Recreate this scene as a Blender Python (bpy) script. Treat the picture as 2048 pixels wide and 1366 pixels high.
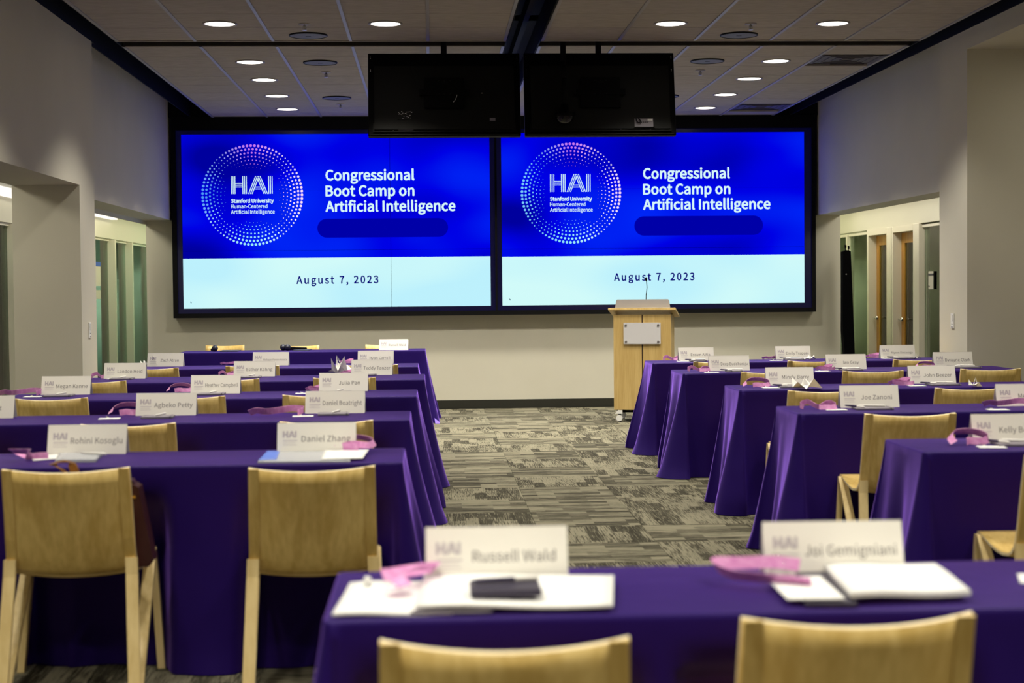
import bpy, bmesh, math, random, os
from mathutils import Vector, Matrix
random.seed(7)
D = bpy.data; C = bpy.context.scene.collection
for o in list(D.objects): D.objects.remove(o)
R = math.radians
# ------------------------------------------------------------ camera
FPX = 3171.0; CAMZ = 1.377
yaw, pitch, roll = R(2.9327), R(-1.9004), R(-.5306)
fw = Vector((math.sin(yaw)*math.cos(pitch), math.cos(yaw)*math.cos(pitch), math.sin(pitch)))
r0 = Vector((math.cos(yaw), -math.sin(yaw), 0)); u0 = r0.cross(fw)
rt = math.cos(roll)*r0 + math.sin(roll)*u0; up = -math.sin(roll)*r0 + math.cos(roll)*u0
cam = D.objects.new('camera', D.cameras.new('camera')); C.objects.link(cam)
cam.matrix_world = Matrix(((rt.x, up.x, -fw.x, 0), (rt.y, up.y, -fw.y, 0), (rt.z, up.z, -fw.z, CAMZ), (0, 0, 0, 1)))
cam.data.sensor_width = 36; cam.data.lens = FPX*36/2048; cam.data.clip_start = .05; cam.data.clip_end = 100
cam.data.dof.use_dof = True; cam.data.dof.focus_distance = 13.5; cam.data.dof.aperture_fstop = 3.3
bpy.context.scene.camera = cam
def at(px, py, X=None, Y=None, Z=None):
    d = rt*((px-1024)/FPX) + up*(-(py-683)/FPX) + fw
    t = (Z-CAMZ)/d.z if Z is not None else (Y/d.y if Y is not None else X/d.x)
    return Vector((0, 0, CAMZ)) + d*t
# ------------------------------------------------------------ world, exposure, lights
S = bpy.context.scene
w = D.worlds.new('world'); S.world = w; w.use_nodes = True
w.node_tree.nodes['Background'].inputs[0].default_value = (.9, .85, .8, 1)
w.node_tree.nodes['Background'].inputs[1].default_value = .015
S.view_settings.view_transform = 'Standard'; S.view_settings.look = 'None'
S.view_settings.exposure = 0.0; S.view_settings.gamma = 1; S.view_settings.use_curve_mapping = False
DOWN_W = 165.0; DOWN_COL = (1, .93, .79)
CEIL = 3.355
def area(name, loc, sx, sy, watts, col, rot=(0, 0, 0), spread=180):
    l = D.lights.new(name, 'AREA'); l.shape = 'RECTANGLE'; l.size = sx; l.size_y = sy
    l.energy = watts; l.color = col; l.spread = R(spread)
    o = D.objects.new(name, l); o.location = loc; o.rotation_euler = rot; C.objects.link(o)
    return o
DL = [(x, y) for y in (13.84, 15.0, 16.23, 17.42) for x in (-1.53, -.31, 1.82, 3.05)] + \
     [(x, 11.87) for x in (-1.53, -.31, 1.82, 3.05)] + \
     [(x, y) for y in (9.4, 7.0, 4.6, 2.2, -.2) for x in (-1.53, -.31, 1.82, 3.05)]
for i, (x, y) in enumerate(DL):
    l = D.lights.new('downlight_beam', 'SPOT'); l.energy = DOWN_W*(1.12 if y > 12.5 else (.95 if y > 3 else 1.05)); l.color = DOWN_COL
    l.spot_size = R(114); l.spot_blend = .5; l.shadow_soft_size = .14
    o = D.objects.new('downlight_beam', l); o.location = (x, y, CEIL-.03); C.objects.link(o)
area('corridor_light', (-3.62, 15.5, 2.42), .25, 8, 30, (1, .94, .8))
area('corridor_light', (5.15, 17.0, 2.42), .25, 7, 42, (1, .94, .8))
area('corridor_light', (-3.62, 20.5, 2.42), .25, 6, 30, (1, .95, .68))
area('corridor_light', (5.15, 21.6, 2.42), .25, 2.5, 10, (1, .95, .68))
area('office_fill', (-5.6, 21.5, 2.5), 1.5, 3, 60, (.7, 1, .95))  # office fills: unseen, put in to light the rooms behind glass
area('office_fill', (-5.6, 14.5, 2.5), 1.5, 3, 40, (.8, 1, .8))
area('office_fill', (7.0, 18.5, 2.5), 1.5, 4, 70, (.95, 1, .75))
area('office_fill', (7.0, 22.0, 2.5), 1.5, 4, 130, (.95, 1, .75))  # added to brighten the dark far pane on the right
area('office_fill', (6.6, 24.3, 2.5), 1.5, .6, 260, (.95, 1, .75))  # extra unseen fill by the end wall for that pane
area('office_fill', (-5.1, 24.2, 2.5), 1.5, .5, 420, (.75, 1, .95))  # added to wash the end wall seen through the left panes
area('corridor_light', (-3.62, 8.5, 2.42), .25, 6, 52, (1, .93, .75))  # fill added to brighten the left reveal, no fixture here
area('alcove_fill', (5.6, 9.0, 3.15), .8, 5, 38, (1, .93, .75))  # unseen fill added to brighten the right reveal
# ------------------------------------------------------------ helpers
def tag(o, label=None, cat=None, group=None, kind=None):
    if label: o['label'] = label
    if cat: o['category'] = cat
    if group: o['group'] = group
    if kind: o['kind'] = kind
    return o
def thing(name, label, cat, loc=(0, 0, 0), rz=0, group=None):
    o = D.objects.new(name, None); o.empty_display_size = .05; C.objects.link(o)
    o.location = loc; o.rotation_euler = (0, 0, rz); return tag(o, label, cat, group)
def link(name, me, mats, parent=None, loc=None, rot=None, smooth=False):
    o = D.objects.new(name, me); C.objects.link(o)
    if not me.materials:
        for m in (mats if isinstance(mats, (list, tuple)) else [mats]): me.materials.append(m)
    if smooth:
        for p in me.polygons: p.use_smooth = True
    if parent: o.parent = parent
    if loc is not None: o.location = loc
    if rot is not None: o.rotation_euler = rot
    return o
def fin(name, bm, mats, parent=None, loc=None, rot=None, smooth=False):
    bmesh.ops.recalc_face_normals(bm, faces=bm.faces)
    me = D.meshes.new(name); bm.to_mesh(me); bm.free()
    return link(name, me, mats, parent, loc, rot, smooth)
def box(bm, x0, x1, y0, y1, z0, z1, bev=0, mi=0, M=None):
    vs = [bm.verts.new(Vector(p) if M is None else M @ Vector(p)) for p in
          ((x0, y0, z0), (x1, y0, z0), (x1, y1, z0), (x0, y1, z0), (x0, y0, z1), (x1, y0, z1), (x1, y1, z1), (x0, y1, z1))]
    fs = [bm.faces.new([vs[i] for i in f]) for f in ((3, 2, 1, 0), (4, 5, 6, 7), (0, 1, 5, 4), (1, 2, 6, 5), (2, 3, 7, 6), (3, 0, 4, 7))]
    for f in fs: f.material_index = mi
    if bev:
        r = bmesh.ops.bevel(bm, geom=list({e for f in fs for e in f.edges}), offset=bev, segments=2, affect='EDGES', profile=.5)
        for f in r['faces']: f.material_index = mi
def bx(name, x0, x1, y0, y1, z0, z1, m, parent=None, bev=0, **k):
    bm = bmesh.new(); box(bm, min(x0, x1), max(x0, x1), min(y0, y1), max(y0, y1), min(z0, z1), max(z0, z1), bev)
    return fin(name, bm, m, parent, **k)
def struct(name, x0, x1, y0, y1, z0, z1, m):
    return tag(bx(name, x0, x1, y0, y1, z0, z1, m), kind='structure')
def cyl(bm, p0, p1, r0_, r1_=None, n=16, cap=True, mi=0):
    r1_ = r0_ if r1_ is None else r1_
    p0 = Vector(p0); p1 = Vector(p1); d = (p1-p0).normalized()
    a = d.orthogonal().normalized(); b = d.cross(a)
    A = [bm.verts.new(p0+(a*math.cos(t)+b*math.sin(t))*r0_) for t in [2*math.pi*i/n for i in range(n)]]
    B = [bm.verts.new(p1+(a*math.cos(t)+b*math.sin(t))*r1_) for t in [2*math.pi*i/n for i in range(n)]]
    for i in range(n):
        f = bm.faces.new((A[i], A[(i+1) % n], B[(i+1) % n], B[i])); f.material_index = mi; f.smooth = True
    if cap:
        bm.faces.new(A[::-1]).material_index = mi; bm.faces.new(B).material_index = mi
def tube(bm, pts, r, n=8):
    for i in range(len(pts)-1): cyl(bm, pts[i], pts[i+1], r, n=n)
def lathe(bm, prof, n=32, M=None, mi=0):
    rings = []
    for (r, z) in prof:
        rings.append([bm.verts.new((Vector((r*math.cos(2*math.pi*i/n), r*math.sin(2*math.pi*i/n), z)) if M is None else M @ Vector((r*math.cos(2*math.pi*i/n), r*math.sin(2*math.pi*i/n), z)))) for i in range(n)] if r > 1e-6 else [bm.verts.new(Vector((0, 0, z)) if M is None else M @ Vector((0, 0, z)))])
    for a, b in zip(rings, rings[1:]):
        for i in range(n):
            q = [a[i % len(a)], a[(i+1) % len(a)], b[(i+1) % len(b)], b[i % len(b)]]
            u_ = []
            for v in q:
                if v not in u_: u_.append(v)
            if len(u_) > 2:
                f = bm.faces.new(u_); f.material_index = mi; f.smooth = True
def prism(bm, pts, y0, y1, mi=0, axis='y'):
    def P(a, b, t): return (a, t, b) if axis == 'y' else ((t, a, b) if axis == 'x' else (a, b, t))
    A = [bm.verts.new(P(a, b, y0)) for a, b in pts]; B = [bm.verts.new(P(a, b, y1)) for a, b in pts]
    n = len(pts)
    for f in [bm.faces.new(A[::-1]), bm.faces.new(B)] + [bm.faces.new((A[i], A[(i+1) % n], B[(i+1) % n], B[i])) for i in range(n)]: f.material_index = mi
# ------------------------------------------------------------ materials
def mat(name, col, rough=.6, metal=0, spec=.5, **k):
    m = D.materials.new(name); m.use_nodes = True; b = m.node_tree.nodes['Principled BSDF']
    b.inputs['Base Color'].default_value = (*col, 1); b.inputs['Roughness'].default_value = rough
    b.inputs['Metallic'].default_value = metal; b.inputs['Specular IOR Level'].default_value = spec
    for kk, v in k.items(): b.inputs[kk.replace('_', ' ')].default_value = v
    return m
def N(m, t, **k):
    n = m.node_tree.nodes.new(t)
    for a, b in k.items(): setattr(n, a, b)
    return n
def L(m, a, b): m.node_tree.links.new(a, b)
def noisy(m, c1, c2, scale=(1, 1, 1), ns=5, det=3, bump=0, bs=None, lo=.35, hi=.65, coord='Object', rnd=False):
    b = m.node_tree.nodes['Principled BSDF']; tc = N(m, 'ShaderNodeTexCoord'); mp = N(m, 'ShaderNodeMapping')
    mp.inputs['Scale'].default_value = scale; L(m, tc.outputs[coord], mp.inputs[0])
    if rnd:
        oi = N(m, 'ShaderNodeObjectInfo'); ml = N(m, 'ShaderNodeMath', operation='MULTIPLY'); ml.inputs[1].default_value = 37
        L(m, oi.outputs['Random'], ml.inputs[0]); L(m, ml.outputs[0], mp.inputs['Location'])
    nz = N(m, 'ShaderNodeTexNoise'); nz.inputs['Scale'].default_value = ns; nz.inputs['Detail'].default_value = det
    L(m, mp.outputs[0], nz.inputs['Vector']); cr = N(m, 'ShaderNodeValToRGB')
    cr.color_ramp.elements[0].position = lo; cr.color_ramp.elements[0].color = (*c1, 1)
    cr.color_ramp.elements[1].position = hi; cr.color_ramp.elements[1].color = (*c2, 1)
    L(m, nz.outputs[0], cr.inputs[0]); L(m, cr.outputs[0], b.inputs['Base Color'])
    if bump:
        bp = N(m, 'ShaderNodeBump'); bp.inputs['Strength'].default_value = bump; bp.inputs['Distance'].default_value = .002
        n2 = N(m, 'ShaderNodeTexNoise'); n2.inputs['Scale'].default_value = bs or ns*20; L(m, tc.outputs[coord], n2.inputs['Vector'])
        L(m, n2.outputs[0], bp.inputs['Height']); L(m, bp.outputs[0], b.inputs['Normal'])
    return m
def emit(name, col, s=1.0):
    m = D.materials.new(name); m.use_nodes = True; nt = m.node_tree; nt.nodes.clear()
    e = nt.nodes.new('ShaderNodeEmission'); o = nt.nodes.new('ShaderNodeOutputMaterial')
    e.inputs[0].default_value = (*col, 1); e.inputs[1].default_value = s; nt.links.new(e.outputs[0], o.inputs[0]); return m
def srgb(r, g, b):
    f = lambda c: ((c/255+.055)/1.055)**2.4 if c > 10 else c/255/12.92
    return (f(r), f(g), f(b))
M_wall = noisy(mat('painted wall', (.62, .595, .495), .75, spec=.3), (.61, .585, .485), (.635, .61, .51), ns=1.5, bump=.15, bs=180)
M_header = mat('cream header panel', (.58, .555, .45), .6, spec=.3)
M_base = mat('black vinyl baseboard', (.018, .018, .012), .5)
M_tile = noisy(mat('acoustic tile', (.4, .37, .33), .9, spec=.1), (.40, .37, .34), (.47, .44, .41), scale=(3, 14, 1), ns=3, det=6, bump=.4, bs=150, rnd=True)
M_tbar = mat('painted steel tee', (.40, .40, .43), .45, metal=.3)
M_black = mat('matt black paint', (.0025, .0025, .003), .7, spec=.15)
M_blackg = mat('black plastic', (.0015, .0015, .0015), .5, spec=.08)
M_darkp = mat('charcoal plastic', (.006, .006, .005), .5, spec=.15)
M_steel = mat('brushed steel', (.55, .55, .55), .32, metal=1)
M_chrome = mat('chrome', (.75, .75, .72), .15, metal=1)
M_ringw = mat('white trim enamel', (.35, .33, .31), .4)
M_lamp = emit('lit lamp', (1, .93, .86), 6)
M_strip = emit('lit tube', (1, .92, .8), 1.3)
M_grille = noisy(mat('perforated grille', (.16, .17, .22), .6), (.13, .14, .19), (.20, .21, .27), ns=200)
M_vent = mat('grey vent', (.11, .105, .12), .6)
M_white = mat('white plastic', (.8, .8, .78), .4)
M_card = mat('white card stock', (.90, .88, .81), .7, spec=.3)
M_paper = mat('white paper', (.86, .87, .86), .7, spec=.2)
M_ink = mat('grey ink', (.17, .155, .15), .8)
M_logoink = mat('pale lilac ink', (.56, .52, .55), .8)
M_pink = noisy(mat('pink ribbon', (.75, .30, .62), .5), (.70, .25, .58), (.82, .38, .70), ns=60)
M_grey = mat('grey notebook cover', (.22, .20, .24), .5)
M_greyd = mat('dark notebook cover', (.035, .03, .06), .4)
M_penw = mat('white pen barrel', (.85, .84, .8), .35)
M_pend = mat('dark violet pen barrel', (.03, .02, .08), .35)
M_blue = mat('blue folder corner', (.12, .22, .75), .4)
M_poly = mat('frosted plastic', (.45, .47, .52), .25)
M_tissue = mat('white tissue', (.9, .89, .86), .8, Subsurface_Weight=.0)
M_maroon = mat('maroon leather', (.035, .004, .004), .45)
M_tan = mat('tan leather', (.42, .22, .10), .5)
M_gold = mat('gold zip', (.8, .55, .12), .3, metal=1)
M_glass = D.materials.new('green tinted glass'); M_glass.use_nodes = True
def mkglass(m, tint, tr=.82):
    nt = m.node_tree; nt.nodes.clear(); o = nt.nodes.new('ShaderNodeOutputMaterial'); mx = nt.nodes.new('ShaderNodeMixShader')
    t = nt.nodes.new('ShaderNodeBsdfTransparent'); g = nt.nodes.new('ShaderNodeBsdfGlossy'); fr = nt.nodes.new('ShaderNodeFresnel'); fr.inputs[0].default_value = 1.45
    t.inputs[0].default_value = (*tint, 1); g.inputs['Roughness'].default_value = .03
    nt.links.new(fr.outputs[0], mx.inputs[0]); nt.links.new(t.outputs[0], mx.inputs[1]); nt.links.new(g.outputs[0], mx.inputs[2]); nt.links.new(mx.outputs[0], o.inputs[0])
mkglass(M_glass, (.84, .95, .84))
M_frame = mat('painted door frame', (.66, .62, .50), .5)
M_doorw = noisy(mat('honey oak door', (.45, .22, .03), .4), (.40, .18, .018), (.52, .26, .04), scale=(3, 3, .3), ns=8)
M_room1 = noisy(mat('teal office wall', (.27, .44, .45), .8), (.24, .40, .42), (.30, .47, .48), ns=1)
M_room2 = mat('olive office wall', (.60, .58, .44), .8)
M_roomf = mat('dark office floor', (.03, .03, .025), .8)
M_curt = mat('green curtain', (.20, .24, .09), .8)
def wood(name, c1, c2, edge=False, scale=(7, 7, .55), rough=.38):
    m = mat(name, c1, rough, spec=.4); b = m.node_tree.nodes['Principled BSDF']
    tc = N(m, 'ShaderNodeTexCoord'); mp = N(m, 'ShaderNodeMapping'); mp.inputs['Scale'].default_value = scale
    oi = N(m, 'ShaderNodeObjectInfo'); ml = N(m, 'ShaderNodeMath', operation='MULTIPLY'); ml.inputs[1].default_value = 23
    L(m, oi.outputs['Random'], ml.inputs[0]); L(m, ml.outputs[0], mp.inputs['Location']); L(m, tc.outputs['Object'], mp.inputs[0])
    nz = N(m, 'ShaderNodeTexNoise'); nz.inputs['Scale'].default_value = 1.1; nz.inputs['Detail'].default_value = 1.5
    L(m, mp.outputs[0], nz.inputs['Vector'])
    m1 = N(m, 'ShaderNodeMath', operation='MULTIPLY'); m1.inputs[1].default_value = 22; L(m, nz.outputs[0], m1.inputs[0])
    sn = N(m, 'ShaderNodeMath', operation='SINE'); L(m, m1.outputs[0], sn.inputs[0])
    fine = N(m, 'ShaderNodeTexNoise'); fine.inputs['Scale'].default_value = 9; fine.inputs['Detail'].default_value = 5; L(m, mp.outputs[0], fine.inputs['Vector'])
    ad = N(m, 'ShaderNodeMath', operation='MULTIPLY_ADD'); ad.inputs[1].default_value = .16; L(m, sn.outputs[0], ad.inputs[0]); L(m, fine.outputs[0], ad.inputs[2])
    cr = N(m, 'ShaderNodeValToRGB'); cr.color_ramp.elements[0].position = .25; cr.color_ramp.elements[1].position = .75
    cr.color_ramp.elements[0].color = (*c1, 1); cr.color_ramp.elements[1].color = (*c2, 1)
    L(m, ad.outputs[0], cr.inputs[0]); L(m, cr.outputs[0], b.inputs['Base Color']); return m
M_ply = wood('birch plywood veneer', (.60, .41, .12), (.78, .58, .22))
M_plye = noisy(mat('pale plywood edge', (.80, .68, .42), .5), (.72, .60, .36), (.86, .75, .50), scale=(1, 1, 8), ns=12)
M_leg = wood('pale beech leg', (.66, .50, .22), (.78, .62, .31))
M_lect = wood('maple lectern veneer', (.50, .34, .12), (.60, .43, .17), scale=(12, 12, .7), rough=.45)
M_lectd = mat('dark lectern groove', (.03, .012, .005), .6)
# carpet: each tile uses its own object coordinates, so quarter-turned tiles turn their stripes
def carpet():
    m = mat('striped carpet tile', (.3, .28, .22), .95, spec=.05); b = m.node_tree.nodes['Principled BSDF']
    tc = N(m, 'ShaderNodeTexCoord'); oi = N(m, 'ShaderNodeObjectInfo')
    ml = N(m, 'ShaderNodeMath', operation='MULTIPLY'); ml.inputs[1].default_value = 91; L(m, oi.outputs['Random'], ml.inputs[0])
    def noise(sc, scale, det=2, rough=.5):
        mp = N(m, 'ShaderNodeMapping'); mp.inputs['Scale'].default_value = sc; L(m, tc.outputs['Object'], mp.inputs[0]); L(m, ml.outputs[0], mp.inputs['Location'])
        n = N(m, 'ShaderNodeTexNoise'); n.inputs['Scale'].default_value = scale; n.inputs['Detail'].default_value = det; n.inputs['Roughness'].default_value = rough
        L(m, mp.outputs[0], n.inputs['Vector']); return n.outputs[0]
    thin = noise((2.6, 85, 1), 2.6, 3, .6)        # long thin yarns along local x
    # blocks: bands across local y, cut into lengths along x
    br = N(m, 'ShaderNodeTexBrick'); br.offset = .37; br.inputs['Scale'].default_value = 1; br.inputs['Brick Width'].default_value = .31
    br.inputs['Row Height'].default_value = .0762; br.inputs['Mortar Size'].default_value = 0; br.inputs['Color1'].default_value = (0, 0, 0, 1); br.inputs['Color2'].default_value = (1, 1, 1, 1); br.inputs['Bias'].default_value = 0
    mp = N(m, 'ShaderNodeMapping'); L(m, tc.outputs['Object'], mp.inputs[0]); L(m, ml.outputs[0], mp.inputs['Location'])
    L(m, mp.outputs[0], br.inputs['Vector'])
    # threshold of yarns by block value
    thr = N(m, 'ShaderNodeMapRange'); thr.inputs[3].default_value = .38; thr.inputs[4].default_value = .62; L(m, br.outputs[0], thr.inputs[0])
    sb = N(m, 'ShaderNodeMath', operation='SUBTRACT'); L(m, thin, sb.inputs[0]); L(m, thr.outputs[0], sb.inputs[1])
    mr = N(m, 'ShaderNodeMapRange'); mr.inputs[1].default_value = -.035; mr.inputs[2].default_value = .035; L(m, sb.outputs[0], mr.inputs[0])
    big = noise((1, 5, 1), 4, 2)
    cr = N(m, 'ShaderNodeValToRGB'); cr.color_ramp.elements[0].color = (.010, .009, .006, 1); cr.color_ramp.elements[1].color = (.225, .21, .15, 1); cr.color_ramp.elements[0].position = 0; cr.color_ramp.elements[1].position = 1
    mu = N(m, 'ShaderNodeMath', operation='MULTIPLY_ADD'); mu.inputs[1].default_value = .75; L(m, mr.outputs[0], mu.inputs[0])
    b2 = N(m, 'ShaderNodeMath', operation='MULTIPLY'); b2.inputs[1].default_value = .35; L(m, big, b2.inputs[0]); L(m, b2.outputs[0], mu.inputs[2])
    L(m, mu.outputs[0], cr.inputs[0]); L(m, cr.outputs[0], b.inputs['Base Color']); return m
M_carpet = carpet()
def cloth():
    m = mat('purple polyester cloth', (.013, .004, .092), .5, spec=.2, Sheen_Weight=1.0, Sheen_Roughness=.33)
    b = m.node_tree.nodes['Principled BSDF']; b.inputs['Sheen Tint'].default_value = (.36, .17, 1, 1)
    b.inputs['Specular Tint'].default_value = (.55, .38, 1, 1)
    tc = N(m, 'ShaderNodeTexCoord'); nz = N(m, 'ShaderNodeTexNoise'); nz.inputs['Scale'].default_value = 500; L(m, tc.outputs['Object'], nz.inputs['Vector'])
    n2 = N(m, 'ShaderNodeTexNoise'); n2.inputs['Scale'].default_value = 5; L(m, tc.outputs['Object'], n2.inputs['Vector'])
    bp = N(m, 'ShaderNodeBump'); bp.inputs['Strength'].default_value = .15; bp.inputs['Distance'].default_value = .001; L(m, nz.outputs[0], bp.inputs['Height'])
    bp2 = N(m, 'ShaderNodeBump'); bp2.inputs['Strength'].default_value = .25; bp2.inputs['Distance'].default_value = .02; L(m, n2.outputs[0], bp2.inputs['Height']); L(m, bp.outputs[0], bp2.inputs['Normal'])
    L(m, bp2.outputs[0], b.inputs['Normal']); return m
M_cloth = cloth()
# ------------------------------------------------------------ fonts and lettering
FONT = None; FONTB = None
try:
    fd = os.path.join(bpy.utils.resource_path('LOCAL'), 'datafiles', 'fonts')
    if os.path.exists(os.path.join(fd, 'Noto Sans CJK Regular.woff2')): FONT = D.fonts.load(os.path.join(fd, 'Noto Sans CJK Regular.woff2'))
except Exception: FONT = None
CAPH = None
def text_mesh(txt, size, align='LEFT', offset=0.0, space=1.0, res=3):
    c = D.curves.new('text', 'FONT'); c.body = txt; c.size = size; c.align_x = align; c.offset = 0
    c.space_character = space; c.resolution_u = res; c.fill_mode = 'FRONT'
    if FONT: c.font = FONT
    o = D.objects.new('text', c); C.objects.link(o)
    bpy.context.view_layer.update()
    me = D.meshes.new_from_object(o.evaluated_get(bpy.context.evaluated_depsgraph_get()))
    D.objects.remove(o); D.curves.remove(c); me.materials.clear(); me.name = 'lettering'
    if CAPH: me.transform(Matrix.Scale(.72/CAPH, 4))
    if offset > 0:          # heavier weight: overlay shifted outlines
        bm = bmesh.new()
        for k, (ax, ay) in enumerate(((0, 0), (-1, 0), (1, 0), (0, 1), (0, -1), (.7, .7), (-.7, -.7), (.7, -.7), (-.7, .7))):
            m2 = me.copy(); m2.transform(Matrix.Translation((ax*offset, ay*offset, k*.00005))); bm.from_mesh(m2); D.meshes.remove(m2)
        bm.to_mesh(me); bm.free()
    return me
_m = text_mesh('H', 1.0); CAPH = max(v.co.y for v in _m.vertices); D.meshes.remove(_m)
def fit(me, width=None, height=None, left=None, base=None, cx=None):
    xs = [v.co.x for v in me.vertices]; s = width/(max(xs)-min(xs)) if width else 1
    for v in me.vertices: v.co.x *= s
    xs = [v.co.x for v in me.vertices]
    dx = (left-min(xs)) if left is not None else ((cx-(max(xs)+min(xs))/2) if cx is not None else 0)
    for v in me.vertices: v.co.x += dx; v.co.y += (base or 0)
    return me
# ------------------------------------------------------------ room shell
YB = 18.32
struct('floor', -7.5, 9, -3.2, 25, -.2, -.008, M_roomf)
floor = D.objects['floor']
TS = .6096
tmesh = None
def tile_mesh(name, s, z0, z1, ch):
    bm = bmesh.new(); h = s/2
    A = [bm.verts.new((x, y, z0)) for x, y in ((-h, -h), (h, -h), (h, h), (-h, h))]
    B = [bm.verts.new((x, y, z1-ch)) for x, y in ((-h, -h), (h, -h), (h, h), (-h, h))]
    k = h-ch; T = [bm.verts.new((x, y, z1)) for x, y in ((-k, -k), (k, -k), (k, k), (-k, k))]
    for P, Q in ((A, B), (B, T)):
        for i in range(4): bm.faces.new((P[i], P[(i+1) % 4], Q[(i+1) % 4], Q[i]))
    bm.faces.new(T); bm.faces.new(A[::-1]); bmesh.ops.recalc_face_normals(bm, faces=bm.faces)
    me = D.meshes.new(name); bm.to_mesh(me); bm.free(); return me
ct = tile_mesh('carpet_tile', TS-.0012, -.008, 0, .0015); ct.materials.append(M_carpet)
x_s = .6-5*TS; y_s = 9.72-8*TS
cells = []
for i in range(-2, 12):
    for j in range(-13, 24):
        xa = x_s+(i+.5)*TS; ya = y_s+(j+.5)*TS
        if -4.3 < xa < 5.9 and -3 < ya < 18.5:
            cells.append((i, j, xa, ya, (0 <= i < 9 and ya > 4.8)))
rest = bmesh.new()
for i, j, xa, ya, near in cells:
    q = ((i+j) % 2) ^ (1 if random.random() < .12 else 0)
    if near:
        o = link('carpet_tile', ct, M_carpet, floor, (xa, ya, 0), (0, 0, R(90*q)+R(180)*random.randint(0, 1)))
    else: box(rest, xa-TS/2+.0006, xa+TS/2-.0006, ya-TS/2+.0006, ya+TS/2-.0006, -.008, 0)
tag(fin('carpet_tiles', rest, M_carpet, floor), kind='stuff')
# back wall and side walls
struct('wall_back', -3.234, 4.79, YB, YB+.25, 0, 4.05, M_wall)
struct('baseboard_back', -3.234, 4.79, YB-.012, YB, 0, .098, M_base)
wl = struct('wall_left', -3.234, -2.94, 12.70, YB, 2.194, 4.05, M_wall)      # upper wall above the far opening
bx('lip', -3.25, -3.234, 12.70, YB, 2.15, 2.3, M_wall, wl)
bx('column', -3.145, -2.64, 12.17, 12.70, 0, 3.352, M_wall, wl)
bx('upper_wall', -3.145, -2.64, 7.0, 12.17, 2.194, 3.352, M_wall, wl)
bx('near_wall', -3.145, -2.64, -3.2, 7.0, 0, 3.352, M_wall, wl)
wr = struct('wall_right', 4.493, 4.79, 12.81, YB, 2.20, 4.05, M_wall)
bx('column', 4.17, 6.6, 12.14, 12.81, 0, 3.352, M_wall, wr)
bx('upper_wall', 4.17, 4.6, 2.0, 12.14, 3.20, 3.352, M_wall, wr)
bx('near_wall', 4.17, 4.6, -3.2, 2.0, 0, 3.352, M_wall, wr)
for a_, b_ in ((-3.3, -2.64), (4.17, 6.8)): bx('plenum_side', a_, b_, -3.3, 12.8, 3.354, 4.05, M_black, wl if a_ < 0 else wr)
bx('alcove_wall', 6.6, 6.75, 2.0, 12.81, 0, 3.5, M_wall, wr)
bx('alcove_end_wall', 4.6, 6.75, 1.85, 2.0, 0, 3.5, M_wall, wr)
struct('wall_rear', -3.2, 4.6, -3.3, -3.2, 0, 4.05, M_wall)
bx('baseboard', -3.145, -2.628, 12.158, 12.71, 0, .098, M_base, wl)
bx('baseboard', 4.158, 6.6, 12.128, 12.82, 0, .098, M_base, wr)
# ceiling: dark plenum above, tile fields hung below, black open channels between
ce = struct('ceiling', -3.3, 6.8, -3.3, YB+.3, 4.05, 4.15, M_black)
bx('alcove_ceiling', 4.6, 6.75, 2.0, 12.2, 3.2, 3.3, M_wall, ce)
XL0, XL1, XR0, XR1 = -2.436, .612, .914, 3.962
Y0, YS = 12.95, 12.68
tl = tile_mesh('ceiling_tile', TS-.010, -.015, 0, .001)
tl.transform(Matrix.Rotation(math.pi, 4, 'X')); tl.materials.append(M_tile)
def tiles(x0, ylist, yc=None):
    for i in range(5):
        for y in ylist: 
            cx = x0+(i+.5)*TS
            if abs(cx-3.66) < .1 and (abs(y-13.75) < .2 or abs(y-17.35) < .25): continue
            link('ceiling_tile', tl, M_tile, ce, (cx, y, CEIL))
far = [Y0+.305+k*TS for k in range(9)]
near = [YS-.305-k*TS for k in range(10)]
for x0 in (XL0, XR0):
    tiles(x0, far[:8]); tiles(x0, near)
    for i in range(5): bx('ceiling_tile', x0+i*TS+.002, x0+(i+1)*TS-.002, Y0+8*TS+.002, YB, CEIL, CEIL+.015, M_tile, ce)
    rb = bmesh.new()
    for i in range(5):
        for k in range(10, 26): box(rb, x0+i*TS+.002, x0+(i+1)*TS-.002, YS-(k+1)*TS+.002, YS-k*TS-.002, CEIL, CEIL+.015)
    tag(fin('ceiling_tiles', rb, M_tile, ce), kind='stuff')
    for i in range(6):
        xx = x0+i*TS; wd = .012
        for a, b in ((Y0, YB), (-3.2, YS)):
            bx('ceiling_rail', xx-wd, xx+wd, a, b, CEIL-.008, CEIL+.03, M_tbar, ce)
    bx('ceiling_edge', x0-.012, x0+5*TS+.012, YS-.02, YS, CEIL-.010, CEIL+.06, M_tile, ce)
    bx('ceiling_edge', x0-.012, x0+5*TS+.012, Y0, Y0+.012, CEIL-.006, CEIL+.06, M_tile, ce)
nt_ = 0
def chan(x0, x1, y0, y1, horiz=False):
    global nt_; nt_ += 1
    t = struct('trim_%d' % nt_, x0, x1, y0, y1, CEIL+.20, CEIL+.22, M_black)
    if not horiz:
        for xx in (x0, x1): bx('channel_side', xx-.006, xx+.006, y0, y1, CEIL-.004, CEIL+.20, M_black, t)
        bx('light_track', (x0+x1)/2-.02, (x0+x1)/2+.02, y0, y1, CEIL+.10, CEIL+.20, M_black, t)
    return t
chan(-2.685, XL0-.018, -3.2, YB); chan(XL1+.018, XR0-.018, -3.2, YB); chan(XR1+.018, 4.165, -3.2, YB)
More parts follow.
